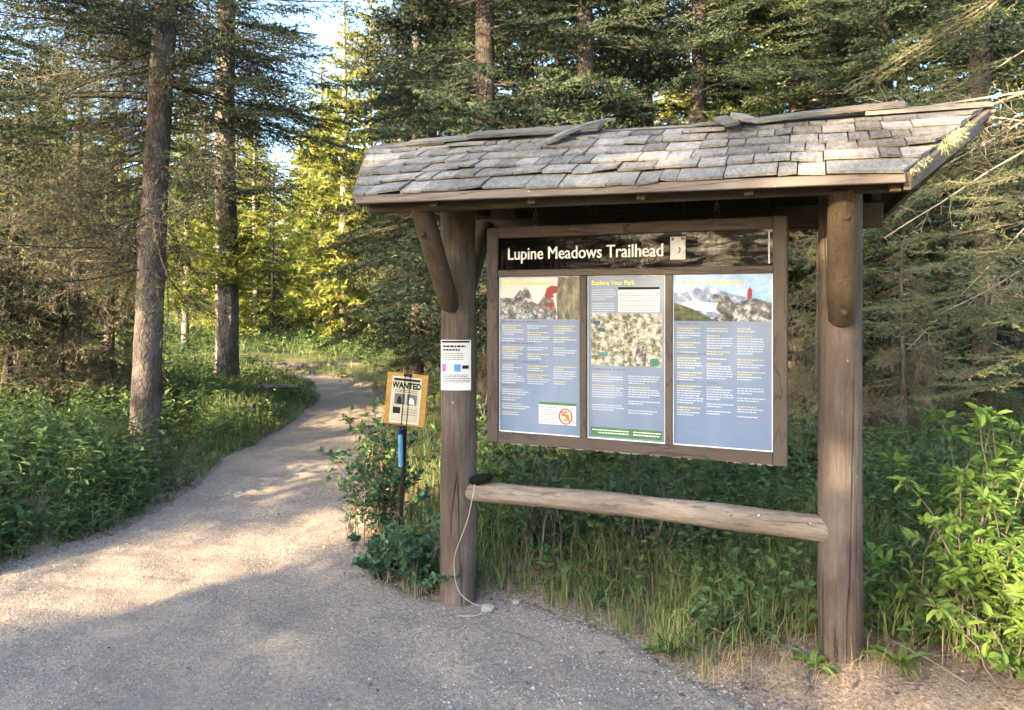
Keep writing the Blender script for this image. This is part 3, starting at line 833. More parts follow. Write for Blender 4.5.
ccx, ccz = x0 + .358, pz0 + .098
mb = MB(); th = np.linspace(0, 2 * PI, 25); tube(mb, np.stack([ccx + .033 * np.cos(th), np.full(25, -(f1 + .0016)), ccz + .037 * np.sin(th)], -1), .0032, 6)
board(mb, Q(ccx - .024, ccz + .026, f1 + .0022), Q(ccx + .024, ccz - .026, f1 + .0022), unit(np.array([.026, 0, .024])) * .003, Y_ * .0006, bev=0)
mb.build('prohibition_mark', plain('red_print', (.55, .05, .03), .5), ib)
mb = MB(); poly_pic(mb, [(.5 + .45 * math.cos(a), .5 + .5 * math.sin(a)) for a in np.linspace(0, 2 * PI, 14)[:-1]], ccx - .026, ccz - .028, .052, .056, f1 + .0008)
mb.build('mark_ground', pic_mat('tan_print', [(.4, (.16, .10, .05)), (.55, (.5, .36, .16)), (.6, (.7, .68, .6))], 45), ib)
# panel 2
p2 = mkpanel(xs_[2], xs_[3], (.22, .25, .30), (.14, .185, .27))
x0, x1 = xs_[2] + .005, xs_[3] - .005
textobj('heading', 'Explore Your Park', .030, M['yellow'], p2, (x0 + .016, -(f0 + .0006), pz1 - .046), sx=.95, weight=.0006)
mb = MB(); f1 = .0086
column(mb, x0 + .016, x0 + .14, pz1 - .062, [('w', 5), ('s', 1), ('w', 5)], f1)
column(mb, x0 + .018, x0 + .18, pz1 - .475, [('y', 1), ('w', 3), ('s', .8), ('y', 1), ('w', 5), ('s', 2.6), ('w', 3)], f1); column(mb, x0 + .20, x0 + .355, pz1 - .478, [('w', 4), ('s', .8), ('y', 1), ('w', 4), ('s', 1), ('w', 2), ('s', 2), ('w', 2)], f1)
headline(mb, x0 + .018, .17, pz1 - .462, f1)
_o = mb.build('small_text', inks, p2); _o['kind'] = 'stuff'
mb = MB(); rect(mb, x0 + .150, pz1 - .178, x0 + .350, pz1 - .058, f0, .0006); ib = mb.build('inset_box', M['paper'], p2)
mb = MB(); rect(mb, x0 + .150, pz1 - .070, x0 + .350, pz1 - .058, f0 + .0006, .0006); 
for i in range(8): bars(0, x0 + .156, x0 + .34, pz1 - .088 - i * .0118, .006, f0 + .0006, mb, 1)
mb.build('table_print', [M['ink'], M['greyink']], ib)
mb = MB(); rect(mb, x0 + .014, pz1 - .44, x0 + .362, pz1 - .186, f0, .0008)
pic = mb.build('photograph', pic_mat('woodland_print', [(.34, (.04, .045, .03)), (.46, (.17, .165, .11)), (.54, (.36, .33, .26)), (.64, (.56, .53, .47))], 44), p2)
mb = MB()
for px, pz, w, h in ((.03, .8, .1, .07), (.1, .66, .1, .07)): rect(mb, x0 + .016 + px * .34, pz1 - .44 + pz * .25, x0 + .016 + (px + w) * .34, pz1 - .44 + (pz + h) * .25, f0 + .0006, .0005, slot=1)
for px, pz, w, h in ((.1, .18, .14, .08), (.85, .02, .12, .14)): rect(mb, x0 + .016 + px * .34, pz1 - .44 + pz * .25, x0 + .016 + (px + w) * .34, pz1 - .44 + (pz + h) * .25, f0 + .0006, .0005, slot=0)
for px in (.66, .74): poly_pic(mb, [(px, .03), (px + .02, .0), (px + .05, .03), (px + .06, .25), (px + .04, .42), (px + .01, .42), (px - .02, .25)], x0 + .016, pz1 - .44, .34, .25, f0 + .0006, 2)
mb.build('picture_details', [plain('teal_print', (.06, .19, .15), .5), plain('blue_print', (.04, .08, .15), .5), rock_w], pic)
mb = MB(); rect(mb, x0 + .012, pz0 + .014, x0 + .364, pz0 + .058, f0, .0006); gb = mb.build('green_strip', M['signgreen'], p2)
mb = MB()
for i, fr in ((0, 1), (1, 1)):
    bars(0, x0 + .02 + .03 * i, x0 + .205, pz0 + .042 - i * .013, .010, f0 + .0006, mb, 0); bars(0, x0 + .225, x0 + .355, pz0 + .042 - i * .013, .010, f0 + .0006, mb, 0)
_o = mb.build('small_text', M['white'], gb); _o['kind'] = 'stuff'
# panel 3
p3 = mkpanel(xs_[4], xs_[5], (.195, .23, .295), (.13, .18, .275))
x0, x1 = xs_[4] + .005, xs_[5] - .005; w_ = x1 - x0; pb = pz1 - .005 - ph
mb = MB(); rect(mb, x0, pb, x1, pz1 - .005, f0, .0008)
pic = mb.build('photograph', pic_mat('blue_sky_print', [(.35, (.14, .28, .60)), (.55, (.30, .44, .70)), (.7, (.72, .76, .80))], 7, (1, 1, 1.6)), p3)
mb = MB(); poly_pic(mb, [(0, 0), (1, 0), (1, .3), (.75, .52), (.6, .58), (.5, .66), (.45, .74), (.40, .70), (.36, .76), (.30, .68), (.24, .74), (.18, .66), (.1, .62), (.05, .6), (0, .62)], x0, pb, w_, ph, f0 + .0006)
mb.build('mountain_image', pic_mat('mountain_print', [(.35, (.08, .10, .16)), (.52, (.20, .24, .34)), (.66, (.62, .66, .72))], 30, (1, 1, .7)), pic)
mb = MB(); poly_pic(mb, [(.1, .28), (.3, .22), (.5, .18), (.7, .25), (.8, .33), (.6, .36), (.4, .40), (.2, .44), (.08, .4)], x0, pb, w_, ph, f0 + .001)
mb.build('cloud_image', sky_w, pic)
mb = MB(); poly_pic(mb, [(0, 0), (.44, 0), (.34, .12), (.2, .26), (.1, .34), (0, .38)], x0, pb, w_, ph, f0 + .0014)
mb.build('slope_image', pic_mat('dark_slope_print', [(.4, (.02, .03, .015)), (.65, (.11, .12, .06))], 40), pic)
mb = MB(); poly_pic(mb, [(.38, 0), (1, 0), (1, .40), (.9, .46), (.82, .50), (.76, .42), (.70, .34), (.62, .40), (.56, .56), (.50, .54), (.42, .60), (.40, .50), (.46, .40), (.44, .25), (.50, .14)], x0, pb, w_, ph, f0 + .0018)
mb.build('boulder_image', rock_w, pic)
mb = MB(); poly_pic(mb, [(.76, .48), (.80, .48), (.81, .66), (.785, .74), (.76, .66)], x0, pb, w_, ph, f0 + .0022); mb.build('hiker_image', red_w, pic)
textobj('heading', 'Be Safe in the Backcountry', .031, M['yellow'], p3, (x0 + .016, -(f0 + .0026), pz1 - .046), sx=.92, weight=.0006)
mb = MB(); cx = [x0 + .014, x0 + .150, x0 + .285]; cw = .122
headline(mb, x0 + .014, .10, pb - .018, f1); three(pb - .026, [[('y', 2), ('w', 3), ('s', 1), ('y', 2), ('w', 1), ('s', 1), ('y', 1)], [('y', 1), ('w', 1), ('s', 1), ('y', 1), ('w', 5), ('s', .5), ('y', 2)], [('y', 1), ('w', 1), ('s', 1), ('y', 1), ('w', 7)]])
headline(mb, x0 + .014, .13, pb - .158, f1); three(pb - .166, [[('y', 2), ('w', 3), ('s', 1), ('y', 2), ('w', 2)], [('w', 1), ('s', 1), ('y', 1), ('w', 6)], [('y', 2), ('w', 2), ('s', 1), ('y', 2), ('w', 2)]])
headline(mb, x0 + .014, .19, pb - .288, f1); three(pb - .296, [[('y', 2), ('w', 6), ('s', 1), ('y', 2), ('w', 2)], [('y', 1), ('w', 5), ('s', 1), ('w', 2), ('s', 1), ('w', 2)], [('w', 3), ('s', 1), ('w', 2), ('s', 1.5), ('y', 1), ('w', 2), ('s', 1), ('w', 1)]])
_o = mb.build('small_text', inks, p3); _o['kind'] = 'stuff'
# hooks
for x in (.262, 1.155):
    mb = MB(); z0_ = BH
    th = np.linspace(-.5 * PI, 1.4 * PI, 14)
    tube(mb, np.stack([x + .014 * np.cos(th), np.zeros(14), z0_ + .026 + .015 * np.sin(th)], -1), .0036, 7)
    tube(mb, [Q(x, z0_ - .01), Q(x, z0_ + .012)], .004, 7)
    th = np.linspace(.6 * PI, 2.4 * PI, 14)
    tube(mb, np.stack([x + .006 * np.cos(th), .012 * np.cos(th), z0_ + .055 + .018 * np.sin(th)], -1), .0032, 7)
    tube(mb, [Q(x, z0_ + .07), Q(x, z0_ + .26)], .0035, 7)
    mb.build('hook', M['iron'], sign)

# ------------------------------------------------------------------ paper notice on the left post
nt = thing('paper_notice', 'white printed notice with a pink box and blue squares stapled to the left post', 'notice', (Lp[0], Lp[1], 1.13), R(-1.5))
def curved(mb, x0, x1, z0, z1, off, slot=0, nseg=8, r=.100):
    """patch bent round the post; x measured along the surface"""
    th = np.linspace(x0, x1, nseg + 1) / .22; rr = .22
    y_ = -(.099 + (off + .05) + rr * (np.cos(th) - 1))
    V = np.concatenate([np.stack([rr * np.sin(th), y_, np.full(nseg + 1, z)], -1) for z in (z0, z1)])
    F = [(i, i + 1, i + nseg + 2, i + nseg + 1) for i in range(nseg)]
    mb.add(V, F, .5, slot, True)
r_n = .155  # the sheet stands a little off the post at its sides
mb = MB(); curved(mb, -.083, .078, 0, .262, -.05 + .0, r=r_n); curved(mb, -.083, .078, 0, .262, -.0512, r=r_n)
for z in (.262, 0): pass
mb.build('sheet', M['paper'], nt)
mb = MB(); off = -.05 + .0008
curved(mb, -.078, .072, .248, .258, off, 0, r=r_n)
for z, hh, a, b in ((.224, .010, -.07, .05), (.206, .009, -.07, .02)):
    x = a
    while x < b:
        l = rng.uniform(.008, .02); curved(mb, x, min(x + l, b), z, z + hh, off, 0, 1, r=r_n); x += l + .003
for i in range(5):
    x = -.07
    while x < .06: l = rng.uniform(.006, .02); curved(mb, x, x + l, .078 - i * .009, .082 - i * .009, off, 3, 1, r=r_n); x += l + .003
for i in range(4):
    x = -.07
    while x < .03: l = rng.uniform(.006, .02); curved(mb, x, x + l, .19 - i * .010, .1935 - i * .010, off, 3, 1, r=r_n); x += l + .003
curved(mb, -.075, -.055, .098, .138, off, 1, r=r_n); curved(mb, -.01, .024, .098, .136, off, 2, r=r_n); curved(mb, .032, .066, .112, .130, off, 0, r=r_n)
curved(mb, -.05, -.016, .098, .136, off, 4, r=r_n)
mb.build('print', [M['ink'], plain('pink_print', (.62, .10, .28), .6), plain('blue_square_print', (.06, .26, .52), .6), M['greyink'], plain('pale_blue_print', (.55, .68, .78), .6)], nt)

# ------------------------------------------------------------------ wanted board on its stake
wz = 4.3; wp = at(405, 425, wz)
wsn = thing('wanted_sign', 'tan clipboard with a WANTED flyer on a thin black stake', 'sign', (wp[0], wp[1], 0), R(-8))
Bz = wp[2]
tilt = Matrix.Rotation(R(5), 4, 'Y')
mb = MB(); box(mb, (0, 0, .156), X_ * .126, Y_ * .005, Z_ * .155, bev=.003)
cb = mb.build('clipboard', M['cork'], wsn); cb.matrix_local = Matrix.Translation((0, -.02, Bz)) @ tilt
mb = MB(); box(mb, (-.002, -.0062, .152), X_ * .088, Y_ * .0006, Z_ * .134)
fl = mb.build('flyer', plain('cream_paper', (.46, .43, .31), .7), cb)
mb = MB()
for a, b, c, d_ in ((-.092, .015, -.085, .289), (.081, .015, .088, .289), (-.092, .014, .088, .022), (-.092, .282, .088, .289)): rect(mb, a, b, c, d_, .0078, .0006)
mb.build('flyer_edge', M['paper'], fl)
textobj('lettering', 'WANTED', .048, M['ink'], fl, (-.002, -.0074, .222), 'CENTER', .0022, sx=.85)
mb = MB(); rect(mb, -.082, .266, .078, .279, .0076, .0006)
for zz in (.208, .198):
    bars(0, -.07, .068, zz, .008, .0076, mb, 0)
rect(mb, -.07, .125, -.006, .188, .0076, .0005, slot=1); rect(mb, .004, .125, .066, .188, .0076, .0005, slot=1)
poly_pic(mb, [(.2, 0), (.8, 0), (.75, .6), (.6, .9), (.4, .9), (.25, .6)], -.065, .128, .05, .05, .0082, 0)
poly_pic(mb, [(.2, .1), (.9, 0), (.8, .5), (.6, .8), (.3, .85), (.2, .5)], .01, .128, .05, .05, .0082, 2)
rect(mb, -.075, .07, -.03, .108, .0076, .0005, slot=0)
for i in range(3): bars(0, -.02, .07, .098 - i * .016, .008, .0076, mb, 3)
mb.build('print', [M['ink'], M['greyink'], M['paper'], M['greyink']], fl)
mb = MB()
for x in (-.016, .016):
    tube(mb, [(x, -.0092, .004), (x, -.0092, .306)], .0022, 5)
box(mb, (0, -.008, .302), X_ * .024, Y_ * .007, Z_ * .008, bev=.002)
mb.build('elastic_cord', M['black'], cb)
mb = MB(); P = [(0, 0, Bz + .30), (0, 0, Bz), (-.006, 0, Bz - .2), (-.045, .0, -.02)]
for a, b in zip(P[:-1], P[1:]): board(mb, a, b, X_ * .011, Y_ * .008, bev=.002)
mb.build('stake', M['black'], wsn)
mb = MB(); tube(mb, [(-.018, -.032, Bz - .05), (-.016, -.032, Bz - .24)], .0145, 12); tb = mb.build('blue_tube', M['blue'], wsn)
mb = MB(); tube(mb, [(-.018, -.032, Bz - .05), (-.018, -.032, Bz - .022)], .017, 10); tube(mb, [(-.018, -.032, Bz - .025), (-.018, -.032, Bz + .0)], .008, 8); mb.build('cap', M['navy'], tb)

# ------------------------------------------------------------------ pouch and cord
pc = at(481, 479, 3.74)
mb = MB(); t = np.linspace(0, 1, 9)
dirp = np.array([*u2, .28]); dirp = unit(dirp)
Pp = pc - dirp * .065 + np.outer(t, dirp) * .13
tube(mb, Pp, .026 * np.array([.5, .85, 1, 1.05, 1.0, 1.02, .95, .85, .4]), 14, .5, jit=.12)
po = mb.build('black_pouch', M['blackcloth']); tag(po, 'small black cloth pouch tied to the left end of the log rail', 'pouch')
mb = MB()
c0 = at(475, 484, 3.70)
pts = [c0] + [at(*q) for q in ((472, 500, 3.69), (468, 520, 3.68), (460, 540, 3.68), (454, 556, 3.69), (454, 574, 3.69), (457, 588, 3.69), (462, 596, 3.68), (470, 602, 3.66), (478, 606, 3.66))]
pts += [np.array([-.15, 3.70, .03]), np.array([-.15, 3.64, .014]), np.array([-.20, 3.61, .013]), np.array([-.27, 3.62, .014])]
pts = np.array(pts)
for _ in range(2):
    a, b = pts[:-1], pts[1:]; q = np.empty((2 * len(a), 3)); q[0::2] = .75 * a + .25 * b; q[1::2] = .25 * a + .75 * b; pts = np.vstack([pts[:1], q, pts[-1:]])
tube(mb, pts, .0022, 6); 
cd = mb.build('white_cord', M['cord']); tag(cd, 'thin white cord hanging from the pouch down the left post to the ground', 'cord')

# ------------------------------------------------------------------ conifer parts
UP = np.array([0, 0, 1.0])
class Spray:
    """a bough along +x; wood strips and needle triangles, all in metres"""
    def __init__(s, L, density, nlen, nwid, seed, bare=.12, droop=.12, side=.42, gap=.085, sub=True, wild=.1, hang=0., width=.55, wander=.006):
        r = np.random.default_rng(seed)
        n = 9; t = np.linspace(0, 1, n)
        wy = np.cumsum(np.cumsum(r.normal(0, wander, n))) * L; wz = np.cumsum(np.cumsum(r.normal(0, .004, n))) * L
        ax = np.stack([t * L, wy, wz - droop * L * t ** 1.6 + .06 * L * np.clip(t - .7, 0, 1) * 2], -1)
        s.segs = []   # (p0,p1,r0,needles?)
        for i in range(n - 1):
            s.segs.append((ax[i], ax[i + 1], .0055 * L * (1 - t[i] * .8) + .0015, t[i] >= bare * .9))
        x = bare * L + gap * .5; sgn = 1
        while x < L * .97:
            f = x / L
            p = np.array([np.interp(x, ax[:, 0], ax[:, k]) for k in range(3)])
            ln = side * L * width / .55 * (1 - f) ** .75 * min(1, (f / bare) ** .3 * .9 + .1) * r.uniform(.65, 1.15) + .05
            ln = min(ln, .85)
            an = R(r.uniform(42, 62)) * sgn; el = r.normal(-.06, wild)
            dv = unit(np.array([math.cos(an), math.sin(an), math.tan(el) - hang * .5]))
            m = max(2, int(ln / .14))
            q0 = p; dd = dv.copy()
            for k in range(m):
                q1 = q0 + dd * ln / m
                s.segs.append((q0, q1, .0022 * (1 - k / m * .5), True))
                if sub and ln > .16 and k < m:
                    for sg in (-1, 1):
                        if r.random() < .9:
                            l2 = ln * .42 * (1 - k / m) * r.uniform(.6, 1.2) + .03
                            a2 = R(r.uniform(38, 55)) * sg
                            c_, s_ = math.cos(a2), math.sin(a2)
                            d2 = unit(np.array([dd[0] * c_ - dd[1] * s_, dd[0] * s_ + dd[1] * c_, dd[2] + r.normal(-.05, wild) - hang]))
                            s.segs.append((q0 + dd * ln / m * r.uniform(.2, .8), q0 + dd * ln / m * .5 + d2 * l2, .0014, True))
                dd = unit(dd + np.array([.06, 0, -.03 + r.normal(0, wild * .5) - hang * .3])); q0 = q1
            x += gap * r.uniform(.6, 1.4) * (.6 + .6 * (1 - f)); sgn = -sgn
        P0 = np.array([a[0] for a in s.segs]); P1 = np.array([a[1] for a in s.segs]); RR = np.array([a[2] for a in s.segs]); nd = np.array([a[3] for a in s.segs])
        # wood: 3 sided prisms
        T = unit(P1 - P0); A = unit(np.cross(T, UP + np.array([.01, .02, 0]))); B = np.cross(T, A)
        W_ = []
        for Pq, k in ((P0, 1.), (P1, .7)):
            for th in (0, 2 * PI / 3, 4 * PI / 3):
                W_.append(Pq + (A * math.cos(th) + B * math.sin(th)) * (RR * k)[:, None])
        W_ = np.stack(W_, 1)
        s.WV = W_.reshape(-1, 3)
        base = np.array([(0, 1, 4, 3), (1, 2, 5, 4), (2, 0, 3, 5)])
        s.WF = (base[None] + (np.arange(len(P0)) * 6)[:, None, None]).reshape(-1, 4)
        # needles
        ln = np.linalg.norm(P1 - P0, axis=1) * nd
        cnt = np.floor(ln * density + r.random(len(ln))).astype(int)
        idx = np.repeat(np.arange(len(P0)), cnt); m = len(idx)
        if m:
            tt = r.random(m)[:, None]; p = P0[idx] * (1 - tt) + P1[idx] * tt
            ph = r.uniform(0, 2 * PI, m)[:, None]
            rad = A[idx] * np.cos(ph) + B[idx] * np.sin(ph)
            dd = unit(T[idx] * .75 + rad * .8 + UP * .12) * (nlen * r.uniform(.7, 1.2, m))[:, None]
            wv = unit(np.cross(dd, r.normal(0, 1, (m, 3)))) * (nwid / 2)
            s.NV = np.stack([p - wv, p + wv, p + dd], 1).reshape(-1, 3)
            s.NF = np.arange(m * 3).reshape(-1, 3)
            s.NA = np.repeat(r.random(m) * .35, 3)
            tipf = np.clip(np.linalg.norm(p[:, :2], axis=1) / L, 0, 1); s.NA += np.repeat(tipf * .25, 3)
        else:
            s.NV = np.zeros((0, 3)); s.NF = np.zeros((0, 3), int); s.NA = np.zeros(0)

def place_sprays(wood_mb, need_mb, sprays, which, pos, az, pitch, roll, scale, r=rng, tone=None):
    """put boughs; which = index array"""
    n = len(pos)
    if tone is None: tone = r.random(n) * .4
    for k, sp in enumerate(sprays):
        sel = np.where(which == k)[0]
        if not len(sel): continue
        a, p, q, sc2 = az[sel], pitch[sel], roll[sel], scale[sel]
        X = np.stack([np.cos(a) * np.cos(p), np.sin(a) * np.cos(p), np.sin(p)], -1)
        Y = np.stack([-np.sin(a), np.cos(a), np.zeros(len(a))], -1)
        Z = np.cross(X, Y)
        Y2 = Y * np.cos(q)[:, None] + Z * np.sin(q)[:, None]; Z2 = np.cross(X, Y2)
        Mx = np.stack([X, Y2, Z2], -1) * sc2[:, None, None]
        if wood_mb is not None: inst(wood_mb, sp.WV, sp.WF, Mx, pos[sel], .5)
        if need_mb is not None and len(sp.NV):
            n_ = len(sel)
            Wv = np.einsum('nij,kj->nki', Mx, sp.NV) + pos[sel][:, None]
            kk = len(sp.NV)
            FF = (sp.NF[None] + (np.arange(n_) * kk)[:, None, None]).reshape(-1, 3)
            aa = (sp.NA[None] + tone[sel][:, None]).reshape(-1)
            need_mb.add(Wv.reshape(-1, 3), FF, aa)

# libraries of boughs: fine (near), mid, coarse
SPR_F = [Spray(L, 130, .027, .0075, 10 + i, bare=b, droop=d_, gap=.075) for i, (L, b, d_) in enumerate([(.7, .1, .05), (.7, .1, .15), (1.3, .18, .10), (1.3, .22, .2), (2.1, .3, .14), (2.1, .35, .24)])]
SPR_M = [Spray(L, 92, .040, .0155, 30 + i, bare=b, droop=d_, gap=.10) for i, (L, b, d_) in enumerate([(.7, .1, .05), (.7, .1, .15), (1.3, .16, .10), (1.3, .2, .2), (2.1, .25, .14), (2.1, .3, .24)])]
SPR_C = [Spray(L, 52, .125, .046, 50 + i, bare=b, droop=d_, gap=.13, sub=False, wild=.3) for i, (L, b, d_) in enumerate([(.7, .05, .05), (.7, .05, .15), (1.3, .1, .10), (1.3, .1, .2), (2.1, .15, .14), (2.1, .2, .24)])]
SPR_DRY = [Spray(L, d2 * 2.2, .042, .0055, 70 + i, bare=.15, droop=d_, gap=.065, wild=.6, hang=.35, wander=.014) for i, (L, d_, d2) in enumerate([(.8, .1, 14), (.8, .2, 34), (1.5, .12, 10), (1.5, .3, 30)])]
SPR_BARE = [Spray(L, 0.001, .03, .004, 90 + i, bare=.3, droop=d_, gap=.13, wild=.6, hang=.25, wander=.022) for i, (L, d_) in enumerate([(.9, .1), (1.5, .25), (1.5, -.05)])]

def trunk_mb(h, r0, r1=.02, lean=(0, 0), seg=14, n=22, wob=.03, flare=.35):
    z = np.linspace(-.2, h, n); t = np.clip(z / h, 0, 1)
    P = np.stack([lean[0] * t * h + wob * np.sin(z * .9 + lean[0] * 50) * (t > 0), lean[1] * t * h + wob * np.cos(z * .7) - wob, z], -1)
    rr = r0 * (1 - t) ** .8 + r1 + r0 * flare * np.exp(-np.clip(z, 0, 99) / .22)
    mb = MB(); tube(mb, P, rr, seg, .5, jit=.06)
    return mb, P

def pick(sprL, L):
    """index of a bough and the scale that makes it L long"""
    Ls = np.array([.7, .7, 1.3, 1.3, 2.1, 2.1])
    base = np.where(L < 1.0, 0, np.where(L < 1.7, 2, 4))
    w = base + rng.integers(0, 2, len(L))
    return w, L / Ls[w]

def conifer(name, label, h, r0, z0, maxlen, sprL, needmat, barkmat, nb, top=.25, pitch0=-.12, pitch1=.5, lean=(0, 0), shape=.75, dry=0, group=None, azlim=None, dryz=(0.6, 3), trunk_name='trunk', seg=12, clump=.0):
    root = thing(name, label, 'tree', (0, 0, 0), 0, group)
    tm_, P = trunk_mb(h, r0, lean=lean, seg=seg); tm_.build('trunk', barkmat, root)
    zz = z0 + (h - z0) * np.sort(rng.random(nb)) ** 1.05
    t = (zz - z0) / (h - z0)
    L = maxlen * ((1 - t) ** shape * .9 + .08) * rng.uniform(.7, 1.12, nb)
    L *= np.clip(t / .06, .6, 1)
    az = rng.random(nb) * 2 * PI
    if clump: # uneven outline
        L *= 1 + clump * np.sin(az * 3 + zz * 1.3) * np.cos(zz * 2.1)
    pos = np.stack([np.interp(zz, P[:, 2], P[:, k]) for k in range(3)], -1)
    w, s_ = pick(sprL, L)
    wm, nm = MB(), MB()
    place_sprays(wm, nm, sprL, w, pos, az, pitch0 + (pitch1 - pitch0) * t ** 1.3 + rng.normal(0, .07, nb), rng.normal(0, .25, nb), s_, tone=.1 + .35 * rng.random(nb))
    if dry:
        zd = rng.uniform(*dryz, dry); Ld = rng.uniform(.5, 1.3, dry) * maxlen * .55
        wd = np.where(Ld < 1.1, rng.integers(0, 2, dry), 2 + rng.integers(0, 2, dry))
        pd = np.stack([np.interp(zd, P[:, 2], P[:, k]) for k in range(3)], -1)
        dm = MB(); dn = MB()
        place_sprays(dm, dn, SPR_DRY, wd, pd, rng.random(dry) * 2 * PI, rng.normal(-.1, .2, dry), rng.normal(0, .5, dry), Ld / np.where(wd < 2, .8, 1.5))
        dm.build('dead_branches', M['twig'], root)
        dn.build('dry_twigs', M['drytwig'], root)
    wm.build('limbs', M['twig'], root); nm.build('crown', needmat, root)
    return root

SPRUCE = [conifer('spruce_tree', 'x', 13, .12, .9, 2.1, SPR_M, M['spruce'], M['bark_dark'], 390, dry=24, clump=.22),
          conifer('spruce_tree', 'x', 11, .11, .7, 1.9, SPR_M, M['spruce'], M['bark_dark'], 350, dry=20, shape=.9, clump=.25),
          conifer('spruce_tree', 'x', 12, .12, 1.3, 1.9, SPR_M, M['spruce2'], M['bark_dark'], 310, dry=26, clump=.3, dryz=(.6, 2.6))]
YOUNG = [conifer('young_spruce', 'x', 3.6, .05, .15, 1.05, SPR_M, M['spruce2'], M['bark_a'], 110, seg=8),
         conifer('young_spruce', 'x', 2.4, .035, .1, .8, SPR_M, M['spruce'], M['bark_a'], 80, seg=8)]
PINE = [conifer('pine_tree', 'x', 13, .13, 3.4, 1.7, SPR_C, M['pine'], M['bark_far'], 190, shape=.5, clump=.3, seg=8),
        conifer('pine_tree', 'x', 10, .11, 1.5, 1.6, SPR_C, M['pine'], M['bark_far'], 200, shape=.8, clump=.3, seg=8),
        conifer('pine_tree', 'x', 8, .10, .4, 1.6, SPR_C, M['pine'], M['bark_far'], 190, shape=.9, clump=.25, seg=8)]
used = set()
def put(proto, x, y, s=1, rz=None, label=None, group=None):
    rz = rng.random() * 2 * PI if rz is None else rz
    z = gh1(x, y) - .03
    s3 = s if isinstance(s, tuple) else (s, s, s)
    if proto.name not in used:
        used.add(proto.name)
        proto.location = (x, y, z); proto.rotation_euler = (0, 0, rz); proto.scale = s3; o = proto
        o['label'] = label
        if group: o['group'] = group
        return o
    return dup(proto, (x, y, z), rz, s3, label, group)
def putpx(proto, px, y, **kw): return put(proto, (px - 512) / FPX * y, y, **kw)

# --- hero spruce trunk on the left (tree A)
ax_, ay_ = (143 - 512) / FPX * 7.2, 7.2
trA = thing('spruce_tree', 'rough grey brown spruce trunk at the left edge of the trail with drooping dead twigs', 'tree', (ax_, ay_, 0))
tmA, PA = trunk_mb(13, .120, lean=(.052, .0), seg=26, n=60, wob=.012, flare=.25); tmA.build('trunk', M['bark_a'], trA)
def alongA(z): return np.stack([np.interp(z, PA[:, 2], PA[:, k]) for k in range(3)], -1)
nb = 250; zz = np.sort(3.5 + 9. * rng.random(nb) ** 1.35); L = 2.2 * (1 - (zz - 2.9) / 11) * rng.uniform(.7, 1.1, nb)
w, s_ = pick(SPR_F, L); wm, nm = MB(), MB()
place_sprays(wm, nm, SPR_F, w, alongA(zz), rng.random(nb) * 2 * PI, -.12 + .05 * (zz - 2.9) + rng.normal(0, .1, nb), rng.normal(0, .3, nb), s_, tone=.05 + .3 * rng.random(nb))
wm.build('limbs', M['bark_dark'], trA); nm.build('crown', M['spruce2'], trA)
nd = 170; zd = rng.uniform(1.9, 5.3, nd); Ld = rng.uniform(.5, 1.9, nd)
azd = np.where(rng.random(nd) < .6, rng.normal(PI * .95, .7, nd), rng.random(nd) * 2 * PI)
wd = np.where(Ld < 1.1, rng.integers(0, 2, nd), 2 + rng.integers(0, 2, nd))
dm, dn = MB(), MB()
place_sprays(dm, dn, SPR_DRY, wd, alongA(zd), azd, rng.normal(-.08, .18, nd), rng.normal(0, .5, nd), Ld / np.where(wd < 2, .8, 1.5))
dm.build('dead_branches', M['bark_dark'], trA); dn.build('lichened_twigs', M['drytwig'], trA)

# --- pine trunk B
bx_, by_ = (226 - 512) / FPX * 12.2, 12.2
trB = thing('pine_tree', 'thick grey pine trunk farther back by the trail with one green tuft low on it', 'tree', (bx_, by_, 0))
tmB, PB = trunk_mb(17, .178, lean=(.004, 0), seg=22, n=50, wob=.02, flare=.3); tmB.build('trunk', M['bark_b'], trB)
def alongB(z): return np.stack([np.interp(z, PB[:, 2], PB[:, k]) for k in range(3)], -1)
nb = 190; zz = np.concatenate([4.0 + 12.5 * rng.random(nb - 26) ** 1.5, rng.uniform(2.2, 2.7, 10), rng.uniform(3.2, 3.9, 16)])
L = np.concatenate([2.6 * (1 - (zz[:nb - 26] - 4.0) / 14) * rng.uniform(.6, 1.1, nb - 26), rng.uniform(.35, .75, 10), rng.uniform(.6, 1.6, 16)])
az = rng.random(nb) * 2 * PI; az[nb - 26:nb - 16] = rng.normal(-.9, .9, 10)
w, s_ = pick(SPR_M, L); wm, nm = MB(), MB()
place_sprays(wm, nm, SPR_M, w, alongB(zz), az, rng.normal(.05, .2, nb), rng.normal(0, .3, nb), s_)
wm.build('limbs', M['bark_dark'], trB); nm.build('crown', M['spruce2'], trB)
nb = 46; zz = rng.uniform(1.75, 2.75, nb); w = rng.integers(0, 2, nb); wm, nm = MB(), MB()
place_sprays(wm, nm, SPR_M, w, alongB(zz), rng.normal(-1.4, 1.3, nb), rng.normal(.3, .25, nb), rng.normal(0, .4, nb), rng.uniform(.7, 1.35, nb), tone=.1 + .3 * rng.random(nb))
nm.build('green_tuft', M['pine'], trB)
